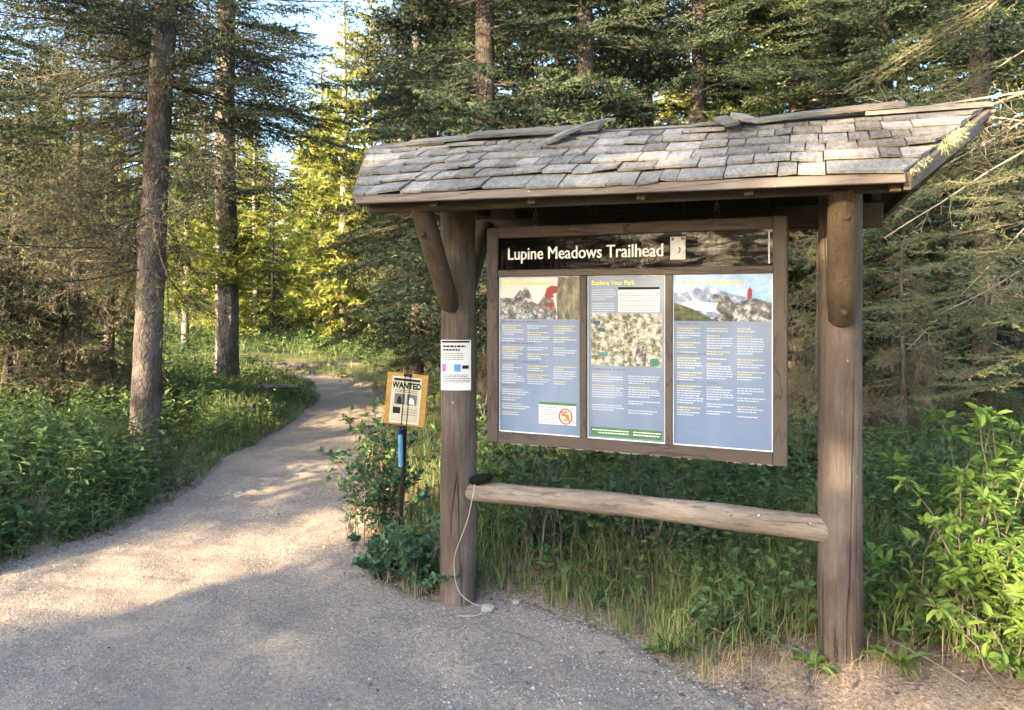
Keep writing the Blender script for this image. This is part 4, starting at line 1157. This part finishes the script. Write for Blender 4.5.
# ------------------------------------------------------------------ spruces behind the kiosk
SB = [(490, 8.6, 0, 1.05, 'dark spruce right behind the left post with boughs over the roof'),
      (590, 8.6, 1, 1.05, 'dark spruce behind the middle of the shingle roof'),
      (418, 10.8, 1, (.72, .72, 1.0), 'dark spruce standing by the right side of the trail behind the small clipboard'),
      (700, 9.4, 0, .95, 'dark spruce behind the title end of the sign'),
      (795, 9.6, 2, 1.05, 'olive spruce behind the right side of the roof'),
      (880, 8.8, 0, .9, 'dark spruce behind the right post'),
      (980, 7.6, 1, 1.0, 'dark spruce at the right edge behind the pale bare twigs'),
      (650, 12.5, 2, 1.1, 'olive spruce farther back between dark spruces above the roof'),
      (530, 12, 2, 1.1, 'olive spruce farther back, left of the loose roof board'),
      (1050, 10.5, 0, 1.0, 'dark spruce farthest right behind the bush'),
      (840, 13, 1, 1.15, 'tall dark spruce deep behind the right post'),
      (430, 15, 0, 1.1, 'tall dark spruce deep behind the left end of the roof')]
for px, y, k, s, lb in SB: putpx(SPRUCE[k], px, y, s=s, label=lb, group='spruces behind the kiosk')

# ------------------------------------------------------------------ left thicket
LT = [(20, 9.5, YOUNG, 0, 1.25, 'lichened young spruce at the far left edge of the thicket'),
      (75, 10.5, YOUNG, 0, 1.3, 'tall young spruce left of the rough spruce trunk'),
      (110, 13, YOUNG, 1, 1.5, 'small dark young spruce behind the rough spruce trunk'),
      (-40, 8.0, SPRUCE, 2, .8, 'olive spruce reaching in from the left edge'),
      (40, 16, SPRUCE, 2, .6, 'olive spruce behind the left thicket'),
      (392, 19, YOUNG, 0, (.8, .8, 1.2), 'young spruce right of the trail bend'),
      (272, 23, YOUNG, 0, (.8, .8, 1.3), 'small dark spruce right of the thick pine trunk, beyond the bend'),
      (325, 26, YOUNG, 0, (.9, .9, 1.4), 'small dark spruce straight beyond the end of the visible trail'),]
for px, y, fam, k, s, lb in LT: putpx(fam[k], px, y, s=s, label=lb, group='trees of the left thicket')
# dry lichened young trees
def drytree(x, y, h, n, label):
    root = thing('dead_spruce', label, 'tree', (x, y, gh1(x, y)), rng.random() * 6)
    tm_, P = trunk_mb(h, .03, .006, seg=8, flare=.2); tm_.build('trunk', M['bark_dark'], root)
    zz = rng.uniform(.3, h, n); L = np.clip((1.25 - .8 * zz / h) * rng.uniform(.6, 1.15, n), .3, 2) * h / 3.6
    w = np.where(L < 1.0, rng.integers(0, 2, n), 2 + rng.integers(0, 2, n)); dm, dn = MB(), MB()
    place_sprays(dm, dn, SPR_DRY, w, np.stack([0 * zz, 0 * zz, zz], -1), rng.random(n) * 2 * PI, rng.normal(-.15, .2, n), rng.normal(0, .5, n), L / np.where(w < 2, .8, 1.5))
    dm.build('dead_branches', M['twig'], root); dn.build('lichened_twigs', M['drytwig'], root)
for px, y, h, n, lb in ((62, 8.6, 3.4, 110, 'brown dead spruce hung with lichen left of the rough spruce trunk'),
                        (35, 10.8, 4.2, 90, 'tall brown dead spruce behind the others of the left thicket'),
                        (110, 9.4, 3.2, 90, 'brown dead spruce just behind the rough spruce trunk'),
                        (10, 8.4, 3.6, 90, 'brown dead spruce at the left edge of the picture'),
                        (815, 7.4, 2.2, 80, 'dark dead brushy spruce just left of the right post'),
                        (905, 7.0, 2.0, 80, 'dark dead brushy spruce right of the right post')):
    drytree((px - 512) / FPX * y, y, h, n, lb)

# ------------------------------------------------------------------ right foreground spruce with pale twigs
rx, ry = 3.75, 4.6
trR = thing('spruce_tree', 'spruce at the right edge reaching in with pale bare twigs and sunlit boughs', 'tree', (rx, ry, gh1(rx, ry)))
tmR, PR = trunk_mb(11, .13, seg=16); tmR.build('trunk', M['bark_a'], trR)
nb = 46; zz = rng.uniform(2.6, 7, nb); L = rng.uniform(1.2, 2.1, nb); az = rng.random(nb) * 2 * PI
wm, nm = MB(), MB(); w, s_ = pick(SPR_F, L)
place_sprays(wm, nm, SPR_F, w, np.stack([0 * zz, 0 * zz, zz], -1), az, rng.normal(-.15, .12, nb), rng.normal(0, .3, nb), s_, tone=.2 + .3 * rng.random(nb))
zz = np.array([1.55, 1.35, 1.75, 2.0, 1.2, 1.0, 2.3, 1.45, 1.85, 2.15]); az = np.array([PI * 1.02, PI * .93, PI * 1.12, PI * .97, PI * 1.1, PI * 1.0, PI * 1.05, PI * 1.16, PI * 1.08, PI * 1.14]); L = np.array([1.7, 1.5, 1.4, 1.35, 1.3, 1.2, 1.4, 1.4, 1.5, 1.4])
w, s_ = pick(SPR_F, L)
place_sprays(wm, nm, SPR_F, w, np.stack([0 * zz, 0 * zz, zz], -1), az, np.full(10, -.02), rng.normal(0, .25, 10), s_, tone=np.full(10, .55))  # raised tone paints these boughs as sunlit
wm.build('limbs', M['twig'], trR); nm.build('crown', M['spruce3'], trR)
nb = 8; zz = rng.uniform(1.7, 2.9, nb); L = rng.uniform(.8, 1.35, nb); az = rng.normal(PI * 1.03, .35, nb)
wm = MB(); place_sprays(wm, None, SPR_BARE, rng.integers(0, 3, nb), np.stack([0 * zz, 0 * zz, zz], -1), az, rng.normal(-.12, .2, nb), rng.normal(0, .8, nb), L / 1.3)
wm.build('bare_twigs', M['palewood'], trR)

# ------------------------------------------------------------------ sunlit pines beyond the bend
sp = []
for px, y, k, s in ((185, 19, 1, .75), (255, 24, 2, .95), (300, 27, 2, 1.0), (322, 24, 2, 1.15), (345, 21, 2, 1.25), (205, 28, 2, 1.1), (238, 31, 2, 1.1), (275, 35, 2, 1.0), (150, 24, 1, .8), (120, 20, 2, .8),
                    (90, 27, 1, .95), (55, 22, 0, .72), (20, 26, 1, .9), (-20, 20, 2, .9), (160, 34, 1, 1.1), (310, 38, 1, 1.05), (340, 33, 2, 1.1), (370, 26, 0, 1.0), (5, 33, 0, .8), (60, 36, 1, 1.1), (400, 22, 1, 1.0), (440, 27, 0, 1.0),
                    (230, 21, 2, .7), (-60, 28, 0, .9), (110, 38, 0, .9), (255, 42, 1, 1.2), (330, 45, 0, 1.1), (190, 44, 2, 1.4)):
    putpx(PINE[k], px, y, s=s, label='sunlit yellow green pine in the stand beyond the trail', group='sunlit pines beyond the trail')
for px, y, k, s in ((480, 19, 0, 1.1), (560, 18, 1, 1.2), (620, 21, 0, 1.1), (690, 18, 2, 1.2), (740, 16, 1, 1.1), (770, 22, 0, 1.2), (820, 20, 1, 1.3), (900, 17, 0, 1.1), (950, 20, 1, 1.2), (1010, 18, 0, 1.1), (1080, 16, 2, 1.1), (720, 26, 0, 1.2), (650, 28, 1, 1.3), (850, 27, 0, 1.2)):
    putpx(PINE[k], px, y, s=s, label='yellow green pine seen through the spruces behind the kiosk roof', group='pines beyond the spruces')

# distant wood: one mass
mbw, mbn = MB(), MB()
nt_ = 330; a = rng.uniform(-1.0, 1.0, nt_); dd_ = rng.uniform(42, 75, nt_)
tx, ty = np.sin(a) * dd_, np.cos(a) * dd_
V_, F_ = [], []
for x, y in zip(tx, ty):
    h = rng.uniform(8, 13); n = 44; z = rng.uniform(.3, h, n); L = 2.4 * (1 - z / h) ** .6 * rng.uniform(.7, 1.1, n) + .3
    w, s_ = pick(SPR_C, L)
    tube(mbn, [(x, y, 0), (x, y, h)], [.14, .02], 5, .9, 1)
    place_sprays(None, mbn, SPR_C, w, np.stack([z * 0 + x, z * 0 + y, z], -1), rng.random(n) * 2 * PI, rng.normal(0, .2, n), rng.normal(0, .4, n), s_)
o = mbn.build('distant_wood', [M['pine'], M['bark_far']]); tag(o, 'far sunlit wood closing the view', kind='stuff')

# ------------------------------------------------------------------ low plants
diamond = np.array([(0, 0, 0), (.45, .5, .10), (1, 0, -.06), (.45, -.5, .10)]); dF = np.array([(0, 1, 2), (0, 2, 3)])
leaf7 = np.array([(0, 0, 0), (.28, .42, .08), (.28, -.42, .08), (.68, .36, .05), (.68, -.36, .05), (.45, 0, -.01), (1, 0, -.12)])
l7F = np.array([(0, 5, 1), (1, 5, 3), (3, 5, 6), (0, 2, 5), (2, 4, 5), (4, 6, 5)])
def grass(mb, P, H, Wd, lean=.35, a=None):
    n = len(P); az = rng.random(n) * 2 * PI; d2 = np.stack([np.cos(az), np.sin(az), 0 * az], -1)
    side = np.stack([-np.sin(az), np.cos(az), 0 * az], -1)
    rot = rng.random(n) * PI; side = side * np.cos(rot)[:, None] + d2 * np.sin(rot)[:, None]
    ln = np.abs(rng.normal(0, lean, n))[:, None]
    H = H[:, None]; Wd = Wd[:, None]
    p0 = P; p1 = P + UP * H * .45 + d2 * H * ln * .15; p2 = P + UP * H * .8 + d2 * H * ln * .55; p3 = P + UP * H * (1 - .25 * np.clip(ln, 0, 1)) + d2 * H * ln * 1.1
    V = np.stack([p0 - side * Wd * .5, p0 + side * Wd * .5, p1 - side * Wd * .5, p1 + side * Wd * .5, p2 - side * Wd * .33, p2 + side * Wd * .33, p3], 1)
    F4 = np.array([(0, 1, 3, 2), (2, 3, 5, 4)]); F3 = np.array([(4, 5, 6)])
    aa = np.repeat(rng.random(n) if a is None else a, 7)
    off = (np.arange(n) * 7)[:, None, None]
    n0 = mb.n; mb.V.append(V.reshape(-1, 3)); mb.A.append(aa); mb.n += n * 7
    mb.F.setdefault((4, 0, False), []).append((F4[None] + off).reshape(-1, 4) + n0)
    mb.F.setdefault((3, 0, False), []).append((F3[None] + off).reshape(-1, 3) + n0)
def scatter(n, xr, yr, pw=1.0):
    y = yr[0] + (yr[1] - yr[0]) * rng.random(n) ** pw
    return np.stack([rng.uniform(*xr, n), y], -1)
def wedge(n, y0, y1, px0, px1):
    """denser near; x limits given as picture columns"""
    y = y0 / (1 - rng.random(n) * (1 - y0 / y1)); px = rng.uniform(px0, px1, n)
    return np.stack([(px - 512) / FPX * y, y], -1)
def to3(P, d=None):
    return np.column_stack([P, gh(P[:, 0], P[:, 1], d)])
# grass
mb = MB()
P = np.vstack([wedge(9000, 3.0, 12, -120, 330), wedge(12000, 7, 24, -100, 460), wedge(12000, 6.5, 16, 200, 335), wedge(19000, 2.9, 7.5, 380, 860), wedge(12000, 2.9, 8, 800, 1150)])
d = tdist(P); patch = und(P[:, 0] * 2.2 + 3, P[:, 1] * 2.2) * 10 + rng.normal(0, .3, len(P))
edge = np.exp(-np.abs(d) / .35)
inR = (P[:, 0] > -1)
# bare dirt by the right post foot
dirt = 1.3 * np.exp(-np.clip(((P[:, 0] - 1.35) / .75) ** 2 + ((P[:, 1] - 2.80) / .46) ** 2, 0, 9) ** 2)
bare = ((P[:, 0] + .1) ** 2 + (P[:, 1] - 3.62) ** 2 < .1) & (rng.random(len(P)) < .9)
keep = (d > .01 + .10 * rng.random(len(P)) * inR) & ((patch + edge * .8 > -.1) | (rng.random(len(P)) < .3)) & (rng.random(len(P)) > dirt * 1.25) & ~bare
P = P[keep]; d = d[keep]
dist = np.hypot(P[:, 0], P[:, 1]); hh = rng.uniform(.08, .26, len(P)) * (1 + .25 * np.sin(P[:, 0] * 3 + P[:, 1] * 2)) * np.clip(.35 + d * 1.6, .35, 1.25)
grass(mb, to3(P, d), hh, .0016 + .0006 * dist + .0014 * rng.random(len(P)), .55)
P = wedge(12000, 18, 60, -140, 520); d = tdist(P); P, d = P[d > .2], d[d > .2]
grass(mb, to3(P, d), rng.uniform(.06, .24, len(P)), .018 + .014 * rng.random(len(P)), .9)
o = mb.build('grass', M['grass']); tag(o, 'green grass growing along the trail and under the sign', kind='stuff')
mb = MB(); P = np.vstack([wedge(5000, 2.9, 6, 400, 1100), wedge(3500, 3.4, 12, -100, 330)]); d = tdist(P); k = (d > -.03) & (d < .9); P, d = P[k], d[k]
grass(mb, to3(P, d), rng.uniform(.03, .16, len(P)), .0015 + .0012 * rng.random(len(P)), 1.2)
o = mb.build('dry_grass', M['drygrass']); tag(o, 'straw coloured dry grass along the trail edges', kind='stuff')

def forbs(mb, P, d, H, nleaf, ll, lw, tmpl=(diamond, dF), stem_slot=1, droop=.2, up=.5, tone=None):
    n = len(P); B = to3(P, d)
    az = rng.random(n) * 2 * PI; lean = rng.normal(0, .22, n)[:, None] * np.stack([np.cos(az), np.sin(az), 0 * az], -1)
    top = B + UP * H[:, None] + lean * H[:, None]
    side = np.stack([np.sin(az), -np.cos(az), 0 * az], -1) * .0022
    V = np.stack([B - side, B + side, top], 1).reshape(-1, 3); mb.add(V, np.arange(len(V)).reshape(-1, 3), .5, stem_slot)
    t = np.linspace(.12, 1, nleaf)[None] * np.ones((n, 1)) + rng.normal(0, .04, (n, nleaf)); t = np.clip(t, .05, 1)
    ph = az[:, None] + np.arange(nleaf)[None] * 2.4 + rng.normal(0, .4, (n, nleaf))
    pos = B[:, None] * (1 - t[..., None]) + top[:, None] * t[..., None]
    el = up - droop * 3 * (1 - t) + rng.normal(0, .35, (n, nleaf))
    X = np.stack([np.cos(ph) * np.cos(el), np.sin(ph) * np.cos(el), np.sin(el)], -1).reshape(-1, 3)
    Zr = unit(UP + rng.normal(0, .35, X.shape))
    Fm = frames(X, Zr); far_s = (1 + np.clip(P[:, 1] - 6, 0, 14) * .07)[:, None]; s = (ll * far_s * rng.uniform(.5, 1.25, (n, nleaf)) * (1.1 - .45 * t)).reshape(-1)
    Fm = Fm * s[:, None, None]; Fm[:, :, 1] *= lw
    a = (rng.random(n) if tone is None else tone)[:, None] * .5 + rng.random((n, nleaf)) * .5
    inst(mb, tmpl[0], tmpl[1], Fm, pos.reshape(-1, 3), a.reshape(-1))
# left bank of leafy plants
mb = MB(); P = np.vstack([wedge(6200, 3.7, 11, -130, 320), wedge(4200, 8, 26, -120, 480)]); d = tdist(P); k = (d > .10) & ((und(P[:, 0] * 2, P[:, 1] * 2 + 2) * 10 + rng.normal(0, .4, len(P)) > -.35) | (d > 1.2)) & (P[:, 0] < 0); k &= ~((d < 1.5) & (P[:, 1] > 6.5) & (rng.random(len(P)) < .75)); P, d = P[k], d[k]
H = rng.uniform(.16, .48, len(P)) * np.clip(.35 + d, .35, 1.15); sel = rng.random(len(P))
for lo, hi, nl_, ll, lw in ((0, .45, 16, .085, .30), (.45, .8, 12, .075, .62), (.8, 1.01, 22, .055, .35)):
    k = (sel >= lo) & (sel < hi); forbs(mb, P[k], d[k], H[k], nl_, ll, lw, up=.35)
o = mb.build('undergrowth', [M['forb'], M['stem']]); tag(o, 'leafy green undergrowth on the bank left of the trail', kind='stuff')
mb = MB(); P = wedge(420, 3.8, 12, -130, 330); d = tdist(P); k = d > .3; P, d = P[k], d[k]
forbs(mb, P, d, rng.uniform(.35, .62, len(P)), 11, .13, .42, (leaf7, l7F), up=.3, tone=.3 + .7 * rng.random(len(P)))
o = mb.build('leafy_weeds', [M['broadforb'], M['stem']]); tag(o, 'taller broad leaved weeds scattered in the bank left of the trail', kind='stuff')
# behind and under the sign
mb = MB(); P = np.vstack([wedge(2300, 4.3, 10, 440, 1150), wedge(480, 3.1, 4.8, 470, 1060)]); d = tdist(P); dirt = 1.3 * np.exp(-np.clip(((P[:, 0] - 1.35) / .75) ** 2 + ((P[:, 1] - 2.78) / .44) ** 2, 0, 9) ** 2)
k = (d > .14) & (rng.random(len(P)) > dirt * 1.5); P, d = P[k], d[k]; H = rng.uniform(.12, .42, len(P)) * np.clip(.3 + d, .3, 1.1); sel = rng.random(len(P))
for lo, hi, nl_, ll, lw in ((0, .4, 13, .075, .6), (.4, .75, 14, .085, .32), (.75, 1.01, 20, .05, .4)):
    k = (sel >= lo) & (sel < hi); forbs(mb, P[k], d[k], H[k], nl_, ll, lw, up=.35)
o = mb.build('undergrowth', [M['forb'], M['stem']]); tag(o, 'leafy green undergrowth below and behind the sign board', kind='stuff')

# shrubs with stems and leaves
def shrub(name, label, x, y, h, spread, nst, leafmat, ll, lw, nleaf, tmpl=(leaf7, l7F), group=None, lift=.25, whorl=1, twigmat='twig', tone=(0, 1), off=(0, 0)):
    root = thing(name, label, 'shrub', (x, y, gh1(x, y)), 0, group)
    sm_, lm = MB(), MB()
    for i in range(nst):
        az = rng.random() * 2 * PI; rr = spread * rng.uniform(.15, 1) ; hh = h * rng.uniform(.55, 1.05) * (1 - .35 * (rr / spread) ** 2)
        t = np.linspace(0, 1, 7)
        b = np.array([rng.normal(0, spread * .18), rng.normal(0, spread * .18), 0])
        P = b + np.stack([rr * math.cos(az) * t ** 1.3 + off[0] * t, rr * math.sin(az) * t ** 1.3 + off[1] * t, hh * (1 - (1 - t) ** 1.5)], -1) + np.cumsum(rng.normal(0, .010, (7, 3)), 0)
        tube(sm_, P, .0045 * (1 - .75 * t) * (h / .6) ** .5, 5, .5, cap=False)
        m = nleaf
        tt = np.sort(rng.uniform(.10, 1, m)); 
        # short side twigs carry the leaves
        c = np.stack([np.interp(tt, t, P[:, k]) for k in range(3)], -1)
        for j in range(m):
            ph = j * 2.4 + rng.normal(0, .3); e = rng.uniform(0, .6)
            tw = np.array([math.cos(ph) * math.cos(e), math.sin(ph) * math.cos(e), math.sin(e)]) * rng.uniform(.02, .16) * (1.15 - tt[j]) * spread * 2
            q = c[j] + tw
            tube(sm_, [c[j], q], [.0018, .001], 3, .5, cap=False)
            nl = rng.integers(3, 6) if whorl == 1 else whorl
            base_t = rng.uniform(*tone)
            fr = np.linspace(.35, 1, nl) if whorl == 1 else np.ones(nl)
            pp = c[j] + tw * fr[:, None]
            phs = ph + np.arange(nl) * (PI if whorl == 1 else 2 * PI / nl) + rng.normal(0, .4, nl) + .8
            el = rng.normal(lift, .45, nl)
            X = np.stack([np.cos(phs) * np.cos(el), np.sin(phs) * np.cos(el), np.sin(el)], -1) + unit(tw) * .5
            Fm = frames(X, unit(UP + rng.normal(0, .3, X.shape))) * (ll * rng.uniform(.4, 1.25, nl))[:, None, None]; Fm[:, :, 1] *= lw
            inst(lm, tmpl[0], tmpl[1], Fm, pp, np.clip(base_t * .6 + .4 * rng.random(nl), 0, 1))
    sm_.build('stems', M[twigmat], root); lm.build('foliage', leafmat, root)
    return root
shrub('snowberry_bush', 'tall round leaved bush spilling onto the trail behind the clipboard stake', -.93, 4.85, .74, .46, 40, M['roundleaf'], .040, .82, 13, group='round leaved bushes')
shrub('snowberry_bush', 'low round leaved bush at the foot of the left post beside the gravel', -.52, 3.95, .42, .26, 26, M['roundleaf'], .036, .82, 12, group='round leaved bushes')
shrub('snowberry_bush', 'low round leaved bush in front of the base of the clipboard stake', -.72, 4.12, .30, .24, 22, M['roundleaf'], .040, .82, 12, group='round leaved bushes')
shrub('snowberry_bush', 'round leaved bush just behind the left end of the log rail', .15, 4.30, .80, .36, 26, M['roundleaf'], .040, .82, 12, group='round leaved bushes')
shrub('snowberry_bush', 'round leaved bush behind the middle of the log rail', .85, 4.25, .62, .45, 26, M['roundleaf'], .038, .82, 11, group='round leaved bushes')
for i, (x, y, h) in enumerate(((-.1, 5.6, .8), (.7, 5.8, .75), (1.5, 5.3, .7), (-1.1, 6.2, .7), (2.3, 5.6, .7), (3.2, 5.2, .7))):
    shrub('snowberry_bush', ['leafy bush well behind the left end of the sign board', 'leafy bush well behind the middle of the sign board', 'leafy bush well behind the right end of the sign board', 'leafy bush behind the clipboard near the trail', 'leafy bush well behind the right post', 'leafy bush at the right edge behind the yellow green bush'][i], x, y, h, .6, 22, M['forb'], .06, .7, 12, (diamond, dF), 'round leaved bushes')
shrub('broadleaf_bush', 'bright yellow green broad leaved bush at the right edge', 2.06, 3.20, .82, .40, 22, M['broadleaf'], .058, .50, 15, whorl=5, lift=.15, tone=(.2, 1), group='broad leaved bushes')
shrub('broadleaf_bush', 'broad leaved bush at the right edge behind the bright one', 2.6, 3.85, .95, .45, 22, M['broadleaf'], .078, .48, 8, whorl=5, lift=.15, tone=(0, .8), group='broad leaved bushes')
shrub('broadleaf_bush', 'sunlit large leaved bush in the bottom right corner', 2.02, 2.80, .46, .32, 16, M['broadleaf'], .066, .5, 9, whorl=5, lift=.1, tone=(.3, 1), group='broad leaved bushes')
shrub('broadleaf_bush', 'small broad leaved plant right beside the right post', 1.62, 3.35, .50, .20, 7, M['broadleaf'], .07, .48, 6, whorl=4, lift=.15, tone=(0, .6), group='broad leaved bushes')
# rosette weeds by the right post
def rosette(x, y, n, ll, lw, mat, label):
    mb = MB(); z = gh1(x, y) + .012; ph = np.arange(n) * 2.4 + rng.normal(0, .2, n); el = rng.uniform(.25, .95, n)
    X = np.stack([np.cos(ph) * np.cos(el), np.sin(ph) * np.cos(el), np.sin(el)], -1)
    Fm = frames(X, np.tile(UP, (n, 1))) * (ll * rng.uniform(.6, 1.1, n))[:, None, None]; Fm[:, :, 1] *= lw
    L2 = leaf7.copy(); L2[:, 2] -= .35 * L2[:, 0] ** 2
    inst(mb, L2, l7F, Fm, np.tile([x, y, z], (n, 1)) + rng.normal(0, .008, (n, 3)) * [1, 1, 0], rng.random(n))
    o = mb.build('rosette_weed', mat); tag(o, label, 'weed', 'rosette weeds along the trail edge')
rosette(1.60, 2.98, 17, .13, .30, M['broadleaf'], 'yellow green rosette weed right of the foot of the right post')
rosette(1.27, 3.03, 12, .10, .34, M['broadleaf'], 'small yellow green weed left of the foot of the right post')
rosette(.72, 3.22, 10, .16, .28, M['forb'], 'green rosette weed at the gravel edge under the sign')
rosette(1.10, 3.30, 11, .24, .24, M['forb'], 'long leaved green weed between the grass clump and the right post')

# fallen wood and stones
def log(x, y, l, r, rz, tilt_, label, mat='bark_b'):
    mb = MB(); t = np.linspace(0, 1, 12); P = np.stack([l * t, .03 * np.sin(t * 5), r * .8 + tilt_ * t], -1)
    tube(mb, P, r * (1 - .4 * t), 10, .5, jit=.12)
    o = mb.build('fallen_log', M[mat]); o.location = (x, y, gh1(x, y)); o.rotation_euler = (0, 0, rz)
    tag(o, label, 'log', 'fallen logs'); return o
lx, ly = gnd(172, 412); log(lx - .4, ly + .2, 2.3, .09, -.55, .04, 'grey fallen log between the two big trunks')
lx, ly = gnd(200, 400); log(lx, ly, 1.9, .06, -.35, .12, 'thin grey fallen log at the foot of the thick pine')
lx, ly = gnd(300, 372.5); log(lx - 1, ly, 4.2, .10, .05, 0, 'long grey fallen log across the grass beyond the trail bend')
log(-4.6, 5.8, 1.6, .05, .5, .05, 'thin dead branch lying in the bank at the left edge', 'bark_a')
def rock(x, y, s, label):
    mb = MB(); th = np.linspace(0, PI, 9); n = 12; V = []
    for i, a in enumerate(th):
        for j in range(n):
            b = j * 2 * PI / n; q = 1 + .22 * math.sin(b * 2 + a * 3 + x * 7) + rng.normal(0, .05)
            V.append((math.sin(a) * math.cos(b) * q, math.sin(a) * math.sin(b) * q * .8, math.cos(a) * .62))
    F = [(i * n + j, (i + 1) * n + j, (i + 1) * n + (j + 1) % n, i * n + (j + 1) % n) for i in range(8) for j in range(n)]
    mb.add(np.array(V) * s, F, .5, 0, False); o = mb.build('rock', M['rock']); o.location = (x, y, gh1(x, y) + s * .2); tag(o, label, 'rock', 'rocks')
rock(-.13, 3.72, .042, 'pale stone at the foot of the left post'); rock(-1.02, 5.15, .10, 'grey rock behind the clipboard stake')
rock(.02, 3.80, .028, 'smaller pale stone in the soil right of the left post')
# dry leaves and bark flakes in the trail margins
mb = MB(); P = np.vstack([wedge(16000, 2.6, 9, -150, 1150)]); d = tdist(P); k = (rng.random(len(P)) < np.exp(-np.abs(d - .05) / .16)) | ((P[:, 0] > .9) & (P[:, 1] < 3.2)) | (rng.random(len(P)) < .05); P, d = P[k], d[k]
B = np.column_stack([P, np.maximum(trail_z(P[:, 0], P[:, 1], d), gh(P[:, 0], P[:, 1], d)) + .003]); n = len(B)
th = rng.random(n) * 2 * PI; X = np.stack([np.cos(th), np.sin(th), rng.normal(0, .25, n)], -1)
Fm = frames(X, unit(UP + rng.normal(0, .3, (n, 3)))) * rng.uniform(.008, .034, n)[:, None, None]; Fm[:, :, 1] *= rng.choice([.12, .3, .6], n)[:, None]
inst(mb, diamond, dF, Fm, B, rng.random(n))
o = mb.build('leaf_litter', foliage('dead_leaf_litter', (.07, .045, .03), (.20, .14, .09), (.38, .30, .20), 0)); tag(o, 'brown needles and dry leaf bits along the trail edges', kind='stuff')
# dry fallen twigs
mb = MB()
for k in range(420):
    if k < 220: y = rng.uniform(2.7, 6); px = rng.uniform(560, 1060)
    else: y = rng.uniform(4, 11); px = rng.uniform(-60, 260)
    x = (px - 512) / FPX * y
    if tdist(np.array([[x, y]]))[0] < .1: continue
    z = gh1(x, y) if abs(x) < 50 else 0
    l = rng.uniform(.06, .45); a = rng.random() * PI; e = abs(rng.normal(0, .15))
    p = np.array([x, y, z + .012]); dd = np.array([math.cos(a), math.sin(a), e]) * l
    tube(mb, [p, p + dd * .5 + rng.normal(0, .01, 3), p + dd], [.0035, .003, .0015], 4, rng.random(), cap=False)
o = mb.build('fallen_twigs', M['twig']); tag(o, 'thin grey twigs fallen on the forest floor', kind='stuff')

# ------------------------------------------------------------------ trees at the photographer's back, which cast the long shade
SAZ = (-.72, -.69); SEL = 16.
def shade(r_, q, k, s=1., fam=None):
    x = r_ * .722 + q * .692; y = r_ * .692 - q * .722
    put((fam or SPRUCE)[k], x, y, s=s, label='spruce on the near side of the trail behind the viewpoint', group='spruces behind the viewpoint')
for r_, q, k, s in ((-9, -7.5, 1, (.75, .75, 1)), (-11, -5.65, 0, (.62, .62, 1)), (-13, -6.6, 1, (.75, .75, 1)), (-9.5, -3.65, 1, (.42, .42, 1)), (-14, -3.55, 0, (.38, .38, 1.1)),
                    (-10, -2.3, 0, (.50, .50, .95)), (-8, -1.5, 1, (.42, .42, .75)), (-8.4, -2.6, 0, (.42, .42, .7)), (-15, -2.2, 1, (.75, .75, 1.1)), (-20, -2.1, 0, (.9, .9, 1.1)), (-12, -2.9, 2, (.3, .3, 1)), (-11, -1.5, 1, (.36, .36, .9)), (-17, -1.0, 2, (.55, .55, .9)), (-16, -3.1, 0, (.5, .5, 1.1)), (-13, -4.0, 1, (.44, .44, 1.1)), (-12, .6, 0, (.6, .6, 1)), (-13, 3.0, 1, (.8, .8, 1)), (-14, 5.2, 2, (.8, .8, 1)), (-18, 1.8, 0, 1)):
    shade(r_, q, k, s)

# ------------------------------------------------------------------ light, sky, camera
az_s = math.atan2(SAZ[0], SAZ[1])
world = bpy.data.worlds.new('World'); sc.world = world; world.use_nodes = True
wt = world.node_tree; bg = wt.nodes['Background']
sky = wt.nodes.new('ShaderNodeTexSky'); sky.sky_type = 'NISHITA'; sky.sun_disc = False
sky.sun_elevation = R(SEL); sky.sun_rotation = az_s; sky.air_density = 1.0; sky.dust_density = 3.0; sky.ozone_density = 2.6; sky.altitude = 0
wt.links.new(sky.outputs[0], bg.inputs[0]); bg.inputs[1].default_value = .15
ld = bpy.data.lights.new('sun', 'SUN'); ld.energy = 4.6; ld.angle = R(.5); ld.color = (1.0, .80, .53)
lo = bpy.data.objects.new('sun', ld); COL.objects.link(lo)
e = R(SEL); tosun = Vector((math.sin(az_s) * math.cos(e), math.cos(az_s) * math.cos(e), math.sin(e)))
lo.rotation_euler = tosun.to_track_quat('Z', 'Y').to_euler(); lo.location = (-8, -8, 12)
cam = bpy.data.cameras.new('camera'); co_ = bpy.data.objects.new('camera', cam); COL.objects.link(co_)
cam.sensor_width = 36; cam.lens = FPX / 1024 * 36; cam.shift_y = -55 / 1024; cam.clip_end = 2000; cam.clip_start = .05
co_.location = (0, 0, EYE); co_.rotation_euler = (PI / 2, 0, 0)
sc.camera = co_
sc.view_settings.view_transform = 'Standard'; sc.view_settings.look = 'None'; sc.view_settings.gamma = 1
sc.view_settings.exposure = 2.88
sc.view_settings.use_white_balance = True; sc.view_settings.white_balance_temperature = 7000; sc.view_settings.white_balance_tint = 10
sc.render.engine = 'CYCLES'
sc.cycles.use_denoising = True; sc.cycles.max_bounces = 5; sc.cycles.diffuse_bounces = 4; sc.cycles.transmission_bounces = 2; sc.cycles.use_adaptive_sampling = True; sc.cycles.adaptive_threshold = .03
sc.cycles.sample_clamp_indirect = 6
sc.cycles.caustics_reflective = False; sc.cycles.caustics_refractive = False
print('verts', sum(len(m.vertices) for m in bpy.data.meshes), 'objects', len(bpy.data.objects))
